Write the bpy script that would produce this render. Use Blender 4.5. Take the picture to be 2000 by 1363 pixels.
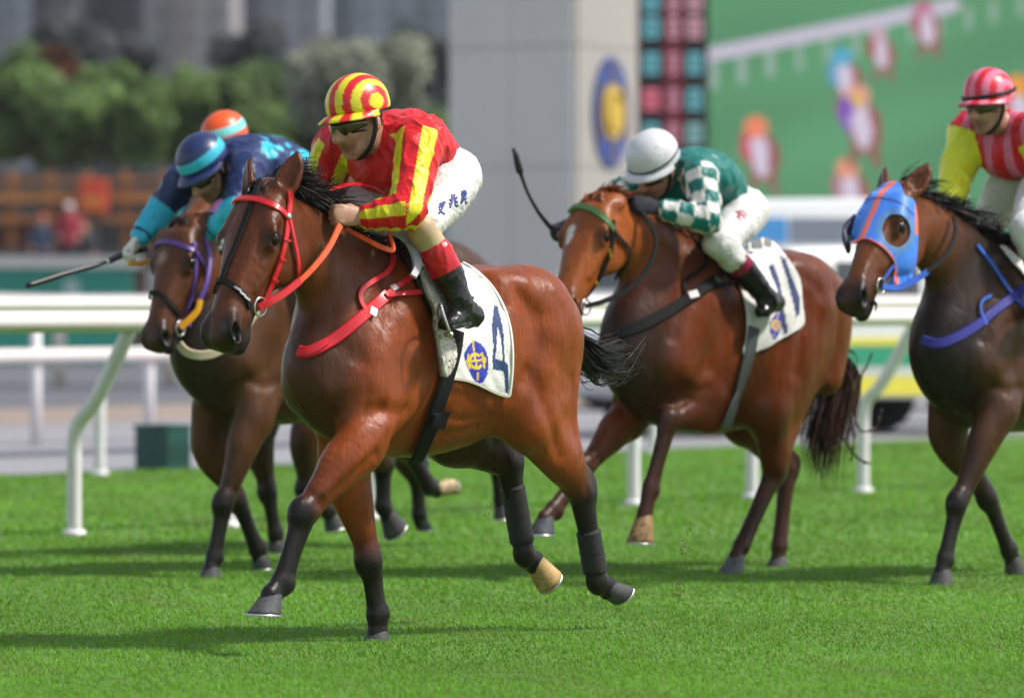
import bpy, math, random
import numpy as np
from mathutils import Vector, Matrix
from mathutils.bvhtree import BVHTree

scene = bpy.context.scene
for o in list(bpy.data.objects):
    bpy.data.objects.remove(o)
rng = np.random.default_rng(7)
random.seed(7)

# ------------------------------------------------------------------ camera, sky, sun, exposure
FPX, HCAM, VH = 10000.0, 1.33, 578.0           # focal length in photo pixels, eye height, horizon row
PITCH = math.atan((681.5 - VH) / FPX)
cam = bpy.data.cameras.new("camera")
cam.sensor_width = 36.0
cam.lens = FPX / 2000.0 * 36.0
cam.clip_start, cam.clip_end = 0.5, 3000.0
cam.dof.use_dof = True
cam.dof.focus_distance = 19.9
cam.dof.aperture_fstop = 2.45
cam_ob = bpy.data.objects.new("camera", cam)
scene.collection.objects.link(cam_ob)
cam_ob.location = (0, 0, HCAM)
cam_ob.rotation_euler = (math.pi / 2 - PITCH, 0, 0)
scene.camera = cam_ob

SUN_EL, SUN_AZ = math.radians(50), math.radians(97)   # azimuth clockwise from +Y
world = bpy.data.worlds.new("World")
scene.world = world
world.use_nodes = True
wn = world.node_tree
wn.nodes.clear()
sky = wn.nodes.new("ShaderNodeTexSky")
sky.sky_type = 'NISHITA'
sky.sun_disc = False
sky.sun_elevation = SUN_EL
sky.sun_rotation = SUN_AZ
sky.air_density, sky.dust_density, sky.ozone_density = 1.0, 1.0, 1.0
bg = wn.nodes.new("ShaderNodeBackground")
bg.inputs["Strength"].default_value = 0.115
wo = wn.nodes.new("ShaderNodeOutputWorld")
hz = wn.nodes.new("ShaderNodeHueSaturation")          # thin high haze: a paler, less blue sky
hz.inputs["Saturation"].default_value = 0.45
wn.links.new(sky.outputs[0], hz.inputs["Color"])
wn.links.new(hz.outputs[0], bg.inputs[0])
wn.links.new(bg.outputs[0], wo.inputs[0])
sl = bpy.data.lights.new("sun", 'SUN')
sl.energy = 3.05
sl.angle = math.radians(6.0)
sl.color = (1.0, 0.95, 0.87)
sun = bpy.data.objects.new("sun", sl)
scene.collection.objects.link(sun)
sdir = Vector((math.cos(SUN_EL) * math.sin(SUN_AZ), math.cos(SUN_EL) * math.cos(SUN_AZ), math.sin(SUN_EL)))
sun.rotation_euler = sdir.to_track_quat('Z', 'Y').to_euler()
sun.location = sdir * 60
vs = scene.view_settings
vs.view_transform, vs.look, vs.exposure, vs.gamma = 'Standard', 'None', 0.72, 1.0
vs.use_curve_mapping = False

# ------------------------------------------------------------------ helpers: rays, frames
CF = np.array([0, math.cos(PITCH), -math.sin(PITCH)])
CU = np.array([0, math.sin(PITCH), math.cos(PITCH)])
CR = np.array([1.0, 0, 0])
CO = np.array([0, 0, HCAM])

def ray(u, v):
    return CF + CR * ((u - 1000.0) / FPX) + CU * ((681.5 - v) / FPX)

def at_ground(u, v, z=0.0):
    d = ray(u, v)
    return CO + d * ((z - HCAM) / d[2])

def at_depth(u, v, y):
    d = ray(u, v)
    return CO + d * (y / d[1])

class Frame:
    """Upright frame of a running animal: x forward, y to its left, z up."""
    def __init__(s, foot_uv, lat, theta):
        th = math.radians(theta)
        s.h = np.array([-math.cos(th), -math.sin(th), 0])
        s.l = np.array([math.sin(th), -math.cos(th), 0])
        s.o = at_ground(*foot_uv) - s.l * lat
        s.o[2] = 0
    def L(s, u, v, lat=0.0):
        d = ray(u, v)
        t = (lat - (CO - s.o) @ s.l) / (d @ s.l)
        p = CO + d * t - s.o
        return np.array([p @ s.h, lat, p[2]])
    def W(s, p):
        p = np.asarray(p, float)
        return s.o + p[..., 0:1] * s.h + p[..., 1:2] * s.l + p[..., 2:3] * np.array([0, 0, 1.0])
    def inv(s, p):
        q = np.asarray(p, float) - s.o
        return np.stack([q @ s.h, q @ s.l, q[..., 2]], -1)
    def dirW(s, d):
        d = np.asarray(d, float)
        return d[0] * s.h + d[1] * s.l + np.array([0, 0, d[2]])

def nrm(v):
    v = np.asarray(v, float)
    return v / (np.linalg.norm(v) + 1e-12)

def catmull(pts, n):
    """Catmull-Rom through pts (any width), n samples per span."""
    P = np.asarray(pts, float)
    if len(P) < 3:
        t = np.linspace(0, 1, n * max(1, len(P) - 1) + 1)[:, None]
        return P[0] * (1 - t) + P[-1] * t
    Q = np.vstack([2 * P[0] - P[1], P, 2 * P[-1] - P[-2]])
    out = []
    for i in range(1, len(Q) - 2):
        for k in range(n):
            t = k / n
            a, b, c, d = Q[i - 1], Q[i], Q[i + 1], Q[i + 2]
            out.append(0.5 * (2 * b + (c - a) * t + (2 * a - 5 * b + 4 * c - d) * t * t + (3 * b - a - 3 * c + d) * t ** 3))
    out.append(P[-1])
    return np.array(out)

# ------------------------------------------------------------------ helpers: objects
def mesh_np(name, V, F, mat=None, col=None, parent=None, origin=None, smooth=True):
    """One mesh object from numpy vertices and an (n,3|4) face array or a list of faces."""
    V = np.asarray(V, np.float32)
    if origin is None:
        if parent is not None:
            origin = np.array(parent["_o"])
        else:
            origin = np.array([(V[:, 0].min() + V[:, 0].max()) / 2, (V[:, 1].min() + V[:, 1].max()) / 2, V[:, 2].min()])
    origin = np.asarray(origin, float)
    me = bpy.data.meshes.new(name)
    if isinstance(F, np.ndarray):
        n, k = F.shape
        me.vertices.add(len(V))
        me.vertices.foreach_set("co", (V - origin).astype(np.float32).ravel())
        me.loops.add(n * k)
        me.loops.foreach_set("vertex_index", F.astype(np.int32).ravel())
        me.polygons.add(n)
        me.polygons.foreach_set("loop_start", np.arange(0, n * k, k, dtype=np.int32))
        me.polygons.foreach_set("loop_total", np.full(n, k, np.int32))
        me.update(calc_edges=True)
    else:
        me.from_pydata((V - origin).tolist(), [], [list(map(int, f)) for f in F])
        me.update()
    me.polygons.foreach_set("use_smooth", np.full(len(me.polygons), bool(smooth)))
    if col is not None:
        c = np.ones((len(V), 4), np.float32)
        c[:, :3] = col
        at = me.color_attributes.new("Col", 'FLOAT_COLOR', 'POINT')
        at.data.foreach_set("color", c.ravel())
    if mat is not None:
        me.materials.append(mat)
    me.validate()
    ob = bpy.data.objects.new(name, me)
    scene.collection.objects.link(ob)
    ob["_o"] = [float(x) for x in origin]
    if parent is not None:
        ob.parent = parent
        po = np.array(parent["_o"])
        ob.location = (origin - po).tolist()
    else:
        ob.location = origin.tolist()
    return ob

def empty(name, loc):
    ob = bpy.data.objects.new(name, None)
    scene.collection.objects.link(ob)
    ob.location = [float(x) for x in loc]
    ob["_o"] = [float(x) for x in loc]
    ob.empty_display_size = 0.2
    return ob

def tag(ob, label, cat, group=None, kind=None):
    if label: ob["label"] = label
    if cat: ob["category"] = cat
    if group: ob["group"] = group
    if kind: ob["kind"] = kind
    return ob

class MB:
    """Collects simple shapes for one mesh."""
    def __init__(s):
        s.V, s.F, s.C, s.n = [], [], [], 0
    def add(s, V, F, c=(1, 1, 1)):
        V = np.asarray(V, float)
        s.V.append(V)
        s.F += [[i + s.n for i in f] for f in (F.tolist() if isinstance(F, np.ndarray) else F)]
        s.C.append(np.tile(np.asarray(c, float), (len(V), 1)) if np.ndim(c) == 1 else c)
        s.n += len(V)
        return s
    def box(s, lo, hi, c=(1, 1, 1), ax=None, o=None, bevel=0.0):
        lo, hi = np.array(lo, float), np.array(hi, float)
        if bevel <= 0:
            V = np.array([[x, y, z] for x in (lo[0], hi[0]) for y in (lo[1], hi[1]) for z in (lo[2], hi[2])])
            F = [[0, 1, 3, 2], [4, 6, 7, 5], [0, 4, 5, 1], [2, 3, 7, 6], [0, 2, 6, 4], [1, 5, 7, 3]]
        else:
            bm = bmesh_box(lo, hi, bevel)
            V, F = bm
        if ax is not None:
            V = V @ np.asarray(ax) + np.asarray(o)
        return s.add(V, F, c)
    def tube(s, pts, r, c=(1, 1, 1), n=10, cap=True):
        V, F = tube(pts, r, n, cap)
        return s.add(V, F, c)
    def build(s, name, mat=None, parent=None, smooth=False, origin=None):
        return mesh_np(name, np.vstack(s.V), s.F, mat, np.vstack(s.C), parent, origin, smooth)

def bmesh_box(lo, hi, b):
    import bmesh
    bm = bmesh.new()
    bmesh.ops.create_cube(bm, size=1.0)
    for v in bm.verts:
        v.co = Vector([(lo[i] + hi[i]) / 2 + v.co[i] * (hi[i] - lo[i]) for i in range(3)])
    bmesh.ops.bevel(bm, geom=bm.edges[:], offset=b, segments=2, affect='EDGES', profile=0.6)
    bm.verts.index_update()
    V = np.array([v.co[:] for v in bm.verts])
    F = [[v.index for v in f.verts] for f in bm.faces]
    bm.free()
    return V, F

def tube(pts, r, n=10, cap=True):
    P = np.asarray(pts, float)
    m = len(P)
    R = np.full(m, r) if np.isscalar(r) else np.asarray(r, float)
    T = np.gradient(P, axis=0)
    T /= np.linalg.norm(T, axis=1)[:, None] + 1e-12
    ref = np.array([0, 0, 1.0]) if abs(T[0][2]) < 0.9 else np.array([1.0, 0, 0])
    u = nrm(np.cross(T[0], ref))
    V = []
    a = np.arange(n) * 2 * math.pi / n
    for i in range(m):
        u = nrm(u - T[i] * (u @ T[i]))
        w = np.cross(T[i], u)
        V.append(P[i] + R[i] * (np.cos(a)[:, None] * u + np.sin(a)[:, None] * w))
    V = np.vstack(V)
    F = [[i * n + j, i * n + (j + 1) % n, (i + 1) * n + (j + 1) % n, (i + 1) * n + j] for i in range(m - 1) for j in range(n)]
    if cap:
        F.append(list(range(n))[::-1])
        F.append([(m - 1) * n + j for j in range(n)])
    return V, F

def ribbon(P, N, w, th):
    """Flat strap along P with surface normals N, width w, thickness th."""
    P, N = np.asarray(P, float), np.asarray(N, float)
    T = np.gradient(P, axis=0)
    T /= np.linalg.norm(T, axis=1)[:, None] + 1e-12
    B = np.cross(N, T)
    B /= np.linalg.norm(B, axis=1)[:, None] + 1e-12
    N2 = np.cross(T, B)
    w = np.full(len(P), w) if np.isscalar(w) else np.asarray(w)
    hw = w[:, None] / 2
    ring = [P - B * hw, P - B * hw * .8 + N2 * th, P + B * hw * .8 + N2 * th, P + B * hw, P + B * hw * .9 - N2 * .002, P - B * hw * .9 - N2 * .002]
    k = len(ring)
    V = np.stack(ring, 1).reshape(-1, 3)
    m = len(P)
    F = [[i * k + j, i * k + (j + 1) % k, (i + 1) * k + (j + 1) % k, (i + 1) * k + j] for i in range(m - 1) for j in range(k)]
    F.append(list(range(k))[::-1])
    F.append([(m - 1) * k + j for j in range(k)])
    return V, F

# ------------------------------------------------------------------ helpers: implicit bodies
class Chain:
    def __init__(s, pts, r, col=(.5, .5, .5), side=None, sub=4, k=.02):
        P = np.asarray(pts, float)
        R = np.asarray(r, float)
        if R.ndim == 1:
            R = np.stack([R, R], 1)
        C = np.asarray(col, float)
        if C.ndim == 1:
            C = np.tile(C, (len(P), 1))
        A = np.hstack([P, R, C])
        if sub > 1 and len(P) > 2:
            A = catmull(A, sub)
        s.P, s.R, s.C, s.k = A[:, :3], np.maximum(A[:, 3:5], .002), np.clip(A[:, 5:8], 0, 1), k
        s.side = None if side is None else nrm(side)
        s.op = 1
    def bbox(s, pad):
        m = s.R.max(1)[:, None]
        return (s.P - m).min(0) - pad, (s.P + m).max(0) + pad
    def segs(s):
        return range(len(s.P) - 1)
    def seg_bbox(s, i, pad):
        m = s.R[i:i + 2].max()
        return s.P[i:i + 2].min(0) - m - pad, s.P[i:i + 2].max(0) + m + pad
    def seg(s, i, X, Y, Z, want_t=False):
        a, b = s.P[i].astype(np.float32), s.P[i + 1].astype(np.float32)
        ab = b - a
        q = float(ab @ ab) + 1e-12
        x, y, z = X - a[0], Y - a[1], Z - a[2]
        t = np.clip((x * ab[0] + y * ab[1] + z * ab[2]) / q, 0, 1)
        x, y, z = x - t * ab[0], y - t * ab[1], z - t * ab[2]
        rs = s.R[i, 0] + t * (s.R[i + 1, 0] - s.R[i, 0])
        if s.side is None:
            d = np.sqrt(x * x + y * y + z * z) - rs
        else:
            ru = s.R[i, 1] + t * (s.R[i + 1, 1] - s.R[i, 1])
            e = s.side.astype(np.float32)
            vs_ = x * e[0] + y * e[1] + z * e[2]
            vu2 = np.maximum(x * x + y * y + z * z - vs_ * vs_, 0)
            A, B = (vs_ / rs) ** 2, vu2 / (ru * ru)
            f = np.sqrt(A + B) + 1e-6
            g = np.sqrt(A / (rs * rs) + B / (ru * ru)) + 1e-6
            d = (f - 1) * f / g
        return (d, t) if want_t else d
    def vert(s, V):
        d = np.full(len(V), 9.0)
        c = np.tile(s.C[0], (len(V), 1))
        X, Y, Z = V[:, 0], V[:, 1], V[:, 2]
        for i in s.segs():
            di, t = s.seg(i, X, Y, Z, True)
            m = di < d
            d[m] = di[m]
            c[m] = s.C[i] * (1 - t[m, None]) + s.C[i + 1] * t[m, None]
        return d, c

class Ell:
    def __init__(s, c, r, col=(.5, .5, .5), ax=None, k=.02, op=1):
        s.c, s.r, s.col, s.k, s.op = np.asarray(c, float), np.asarray(r, float) * np.ones(3), np.asarray(col, float), k, op
        s.ax = np.eye(3) if ax is None else np.asarray(ax, float)   # rows: axes
    def bbox(s, pad):
        e = np.sqrt(((s.ax * s.r[:, None]) ** 2).sum(0))
        return s.c - e - pad, s.c + e + pad
    def dist(s, X, Y, Z):
        x, y, z = X - np.float32(s.c[0]), Y - np.float32(s.c[1]), Z - np.float32(s.c[2])
        f = g = 0
        for i in range(3):
            a = s.ax[i].astype(np.float32)
            q = (x * a[0] + y * a[1] + z * a[2]) / np.float32(s.r[i])
            f = f + q * q
            g = g + (q / np.float32(s.r[i])) ** 2
        f = np.sqrt(f) + 1e-6
        return (f - 1) * f / (np.sqrt(g) + 1e-6)
    def vert(s, V):
        return s.dist(V[:, 0], V[:, 1], V[:, 2]), np.tile(s.col, (len(V), 1))

class Vol:
    def __init__(s, h):
        s.h, s.prims = h, []
    def add(s, *p):
        s.prims += p
        return s
    def chain(s, *a, **k):
        s.prims.append(Chain(*a, **k))
    def ell(s, *a, **k):
        s.prims.append(Ell(*a, **k))
    def mesh(s, smooth=1):
        h = s.h
        L = np.array([p.bbox(2 * h)[0] for p in s.prims if p.op > 0]).min(0)
        U = np.array([p.bbox(2 * h)[1] for p in s.prims if p.op > 0]).max(0)
        n = np.ceil((U - L) / h).astype(int) + 2
        D = np.full(n, 1.0, np.float32)
        ax = [(L[i] + h * np.arange(n[i])).astype(np.float32) for i in range(3)]
        def sl(lo, hi):
            a = np.clip(np.floor((lo - L) / h).astype(int), 0, n)
            b = np.clip(np.ceil((hi - L) / h).astype(int) + 1, 0, n)
            return a, b
        def grid(a, b):
            return ax[0][a[0]:b[0], None, None], ax[1][None, a[1]:b[1], None], ax[2][None, None, a[2]:b[2]]
        for p in s.prims:
            pad = max(p.k, 2.5 * h)
            a, b = sl(*p.bbox(pad))
            if (b <= a).any():
                continue
            if isinstance(p, Chain):
                d = np.full(b - a, 1.0, np.float32)
                for i in p.segs():
                    a2, b2 = sl(*p.seg_bbox(i, pad))
                    a2, b2 = np.maximum(a2, a), np.minimum(b2, b)
                    if (b2 <= a2).any():
                        continue
                    q = p.seg(i, *grid(a2, b2))
                    v = d[a2[0] - a[0]:b2[0] - a[0], a2[1] - a[1]:b2[1] - a[1], a2[2] - a[2]:b2[2] - a[2]]
                    np.minimum(v, q, out=v)
            else:
                d = p.dist(*grid(a, b))
            T = D[a[0]:b[0], a[1]:b[1], a[2]:b[2]]
            k = np.float32(p.k)
            if p.op > 0:
                hh = np.clip(0.5 + 0.5 * (T - d) / k, 0, 1)
                T[...] = T * (1 - hh) + d * hh - k * hh * (1 - hh)
            else:
                hh = np.clip(0.5 - 0.5 * (T + d) / k, 0, 1)
                T[...] = T * (1 - hh) - d * hh + k * hh * (1 - hh)
        V, F = surface_nets(D, L, h)
        for _ in range(smooth):
            V = laplace(V, F, .5)
        return V, F
    def colors(s, V, tau=.012):
        W = np.zeros(len(V))
        C = np.zeros((len(V), 3))
        lo, hi = V.min(0), V.max(0)
        for p in s.prims:
            if p.op < 0:
                continue
            a, b = p.bbox(.06)
            m = ((V > a) & (V < b)).all(1)
            if not m.any():
                continue
            d, c = p.vert(V[m])
            w = np.exp(-np.clip(d, -.05, .2) / tau)
            W[m] += w
            C[m] += c * w[:, None]
        return C / (W[:, None] + 1e-12)

def surface_nets(D, L, h):
    ins = D < 0
    n = np.array(D.shape) - 1
    cnt = np.zeros(n, np.int8)
    for dx in (0, 1):
        for dy in (0, 1):
            for dz in (0, 1):
                cnt += ins[dx:n[0] + dx, dy:n[1] + dy, dz:n[2] + dz]
    idx = np.argwhere((cnt > 0) & (cnt < 8))
    vid = np.full(n, -1, np.int32)
    vid[idx[:, 0], idx[:, 1], idx[:, 2]] = np.arange(len(idx))
    acc = np.zeros((len(idx), 3))
    num = np.zeros(len(idx))
    cs = [(0, 0, 0), (1, 0, 0), (0, 1, 0), (1, 1, 0), (0, 0, 1), (1, 0, 1), (0, 1, 1), (1, 1, 1)]
    val = [D[idx[:, 0] + c[0], idx[:, 1] + c[1], idx[:, 2] + c[2]] for c in cs]
    for i in range(8):
        for j in range(i + 1, 8):
            df = [cs[j][q] - cs[i][q] for q in range(3)]
            if sum(map(abs, df)) != 1:
                continue
            m = (val[i] < 0) != (val[j] < 0)
            t = np.where(m, val[i] / (val[i] - val[j] + 1e-20), 0)
            acc += m[:, None] * (np.array(cs[i]) + t[:, None] * np.array(df))
            num += m
    V = L + h * (idx + acc / num[:, None])
    faces = []
    for axn in range(3):
        o = [1, 1, 1]
        sl0 = [slice(1, n[q]) for q in range(3)]
        sl0[axn] = slice(0, n[axn])
        sl1 = list(sl0)
        sl1[axn] = slice(1, n[axn] + 1)
        a, b = ins[tuple(sl0)], ins[tuple(sl1)]
        e = np.argwhere(a != b)
        flip = a[e[:, 0], e[:, 1], e[:, 2]]
        base = e.copy()
        for q in range(3):
            if q != axn:
                base[:, q] += 1
        u, w = (axn + 1) % 3, (axn + 2) % 3
        def g(du, dw):
            p = base.copy()
            p[:, u] += du
            p[:, w] += dw
            return vid[p[:, 0], p[:, 1], p[:, 2]]
        q = np.stack([g(-1, -1), g(0, -1), g(0, 0), g(-1, 0)], 1)
        q[~flip] = q[~flip][:, ::-1]
        faces.append(q)
    F = np.vstack(faces)
    return V, F[(F >= 0).all(1)]

def laplace(V, F, lam):
    n = len(V)
    acc = np.zeros((n, 3))
    cnt = np.zeros(n)
    k = F.shape[1]
    for i in range(k):
        a, b = F[:, i], F[:, (i + 1) % k]
        for q in range(3):
            acc[:, q] += np.bincount(a, V[b, q], n) + np.bincount(b, V[a, q], n)
        cnt += np.bincount(a, minlength=n) + np.bincount(b, minlength=n)
    return V + lam * (acc / np.maximum(cnt, 1)[:, None] - V)

def vnormals(V, F):
    a = V[F[:, 2]] - V[F[:, 0]]
    b = V[F[:, -1]] - V[F[:, 1]]
    fn = np.cross(a, b)
    N = np.zeros_like(V)
    for i in range(F.shape[1]):
        for q in range(3):
            N[:, q] += np.bincount(F[:, i], fn[:, q], len(V))
    return N / (np.linalg.norm(N, axis=1)[:, None] + 1e-12)

def bvh_of(V, F):
    return BVHTree.FromPolygons([tuple(v) for v in V.tolist()], F.tolist())

def cast(bvh, u, v):
    d = ray(u, v)
    r = bvh.ray_cast(Vector(CO), Vector(nrm(d)))
    return (np.array(r[0]), np.array(r[1])) if r[0] is not None else None

def on_surface(bvh, px, lift=.004, n=6, near=None, smooth=5):
    """3-D points and normals of a pixel path laid on a body."""
    Q = catmull(np.asarray(px, float), n)
    P, N, ok = [], [], []
    for u, v in Q:
        r = cast(bvh, u, v)
        if r is None:
            P.append([np.nan] * 3); N.append([np.nan] * 3); ok.append(False)
        else:
            P.append(r[0]); N.append(r[1]); ok.append(True)
    P, N, ok = np.array(P), np.array(N), np.array(ok)
    if not ok.any():
        return None
    dep = np.interp(np.arange(len(Q)), np.where(ok)[0], P[ok, 1])
    for i in range(len(Q)):
        if not ok[i]:
            p = at_depth(Q[i, 0], Q[i, 1], dep[i])
            f = bvh.find_nearest(Vector(p))
            if np.linalg.norm(np.array(f[0]) - p) < .04:
                P[i], N[i] = np.array(f[0]), np.array(f[1])
            else:
                P[i] = p
                N[i] = nrm(np.array(f[1]))
    N = N / (np.linalg.norm(N, axis=1)[:, None] + 1e-9)
    for _ in range(smooth):
        N[1:-1] = (N[:-2] + 2 * N[1:-1] + N[2:]) / 4
        P[1:-1] = (P[:-2] + 2 * P[1:-1] + P[2:]) / 4
    N = N / (np.linalg.norm(N, axis=1)[:, None] + 1e-9)
    return P + N * lift, N

def in_poly(P, poly):
    x, y = P[:, 0], P[:, 1]
    poly = np.asarray(poly, float)
    r = np.zeros(len(P), bool)
    j = len(poly) - 1
    for i in range(len(poly)):
        xi, yi = poly[i]
        xj, yj = poly[j]
        m = ((yi > y) != (yj > y)) & (x < (xj - xi) * (y - yi) / (yj - yi + 1e-12) + xi)
        r ^= m
        j = i
    return r

def sheet(bvh, poly, step, lift, smooth_poly=True, th=.006, maxjump=.08, hole=None):
    """A cloth sheet laid on a body, its outline given in photo pixels. Returns V, F (closed thin solid), px of each vertex."""
    poly = np.asarray(poly, float)
    if smooth_poly:
        poly = catmull(np.vstack([poly, poly[:1]]), 6)
    lo, hi = poly.min(0) - step, poly.max(0) + step
    us = np.arange(lo[0], hi[0] + step, step)
    vs_ = np.arange(lo[1], hi[1] + step, step)
    G = np.stack(np.meshgrid(us, vs_, indexing='ij'), -1)
    S = G.reshape(-1, 2).copy()
    m = in_poly(S, poly)
    if hole is not None:
        m &= ~in_poly(S, hole)
    M = m.reshape(len(us), len(vs_))
    # grow one ring and pull the outer ring onto the outline
    grow = M.copy()
    grow[1:] |= M[:-1]; grow[:-1] |= M[1:]; grow[:, 1:] |= M[:, :-1]; grow[:, :-1] |= M[:, 1:]
    grow[1:, 1:] |= M[:-1, :-1]; grow[:-1, :-1] |= M[1:, 1:]; grow[1:, :-1] |= M[:-1, 1:]; grow[:-1, 1:] |= M[1:, :-1]
    outl = [poly] + ([np.asarray(hole, float)] if hole is not None else [])
    ed = np.vstack([catmull(np.vstack([o, o[:1]]), 8) for o in outl])
    ring = (grow & ~M).reshape(-1)
    for i in np.where(ring)[0]:
        S[i] = ed[((ed - S[i]) ** 2).sum(1).argmin()]
    g = grow.reshape(-1)
    P = np.zeros((len(S), 3)); N = np.zeros((len(S), 3)); ok = np.zeros(len(S), bool)
    for i in np.where(g)[0]:
        r = cast(bvh, *S[i])
        if r is not None:
            P[i], N[i] = r; ok[i] = True
    for i in np.where(g & ~ok)[0]:
        j = np.where(ok)[0]
        k = j[((S[j] - S[i]) ** 2).sum(1).argmin()]
        p = at_depth(S[i, 0], S[i, 1], P[k, 1])
        P[i], N[i] = p, N[k]
    nx, ny = len(us), len(vs_)
    I = np.arange(nx * ny).reshape(nx, ny)
    cell = grow[:-1, :-1] & grow[1:, :-1] & grow[1:, 1:] & grow[:-1, 1:]
    core = M[:-1, :-1] | M[1:, :-1] | M[1:, 1:] | M[:-1, 1:]
    cell &= core
    a = np.argwhere(cell)
    F = np.stack([I[a[:, 0], a[:, 1]], I[a[:, 0] + 1, a[:, 1]], I[a[:, 0] + 1, a[:, 1] + 1], I[a[:, 0], a[:, 1] + 1]], 1)
    e = np.max([np.linalg.norm(P[F[:, i]] - P[F[:, (i + 1) % 4]], axis=1) for i in range(4)], axis=0)
    F = F[e < maxjump]
    used = np.unique(F)
    mp = np.full(len(S), -1)
    mp[used] = np.arange(len(used))
    F = mp[F]
    P, N, S = P[used], N[used], S[used]
    for _ in range(4):
        P = laplace(P, F, .5) * .5 + P * .5
        N = laplace(N, F, .8)
    N /= np.linalg.norm(N, axis=1)[:, None] + 1e-9
    fn = np.cross(P[F[:, 2]] - P[F[:, 0]], P[F[:, 3]] - P[F[:, 1]])
    if (fn * N[F[:, 0]]).sum() < 0:
        F = F[:, ::-1]
    n = len(P)
    V = np.vstack([P + N * lift, P + N * (lift - th)])
    e = np.vstack([F[:, [i, (i + 1) % 4]] for i in range(4)])
    key = {}
    for x, y in e.tolist():
        key[(x, y)] = key.get((x, y), 0) + 1
    side = [[y, x, x + n, y + n] for (x, y) in key if (y, x) not in key]
    FF = np.vstack([F, F[:, ::-1] + n, np.array(side, int).reshape(-1, 4)])
    return V, FF, np.vstack([S, S]), np.vstack([N, N])

def mirror_to(fr, bvh, P, N, lift, H=None):
    """Mirror a strap to the animal's other side and lay it on the surface there."""
    q = fr.inv(P)
    if H is None:
        q[:, 1] *= -1
    else:
        q = q - 2 * ((q - H.A) @ H.s)[:, None] * H.s
    P2 = fr.W(q)
    out, nn = [], []
    for p in P2:
        f = bvh.find_nearest(Vector(p))
        out.append(np.array(f[0]) + np.array(f[1]) * lift)
        nn.append(np.array(f[1]))
    return np.array(out), np.array(nn)

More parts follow.
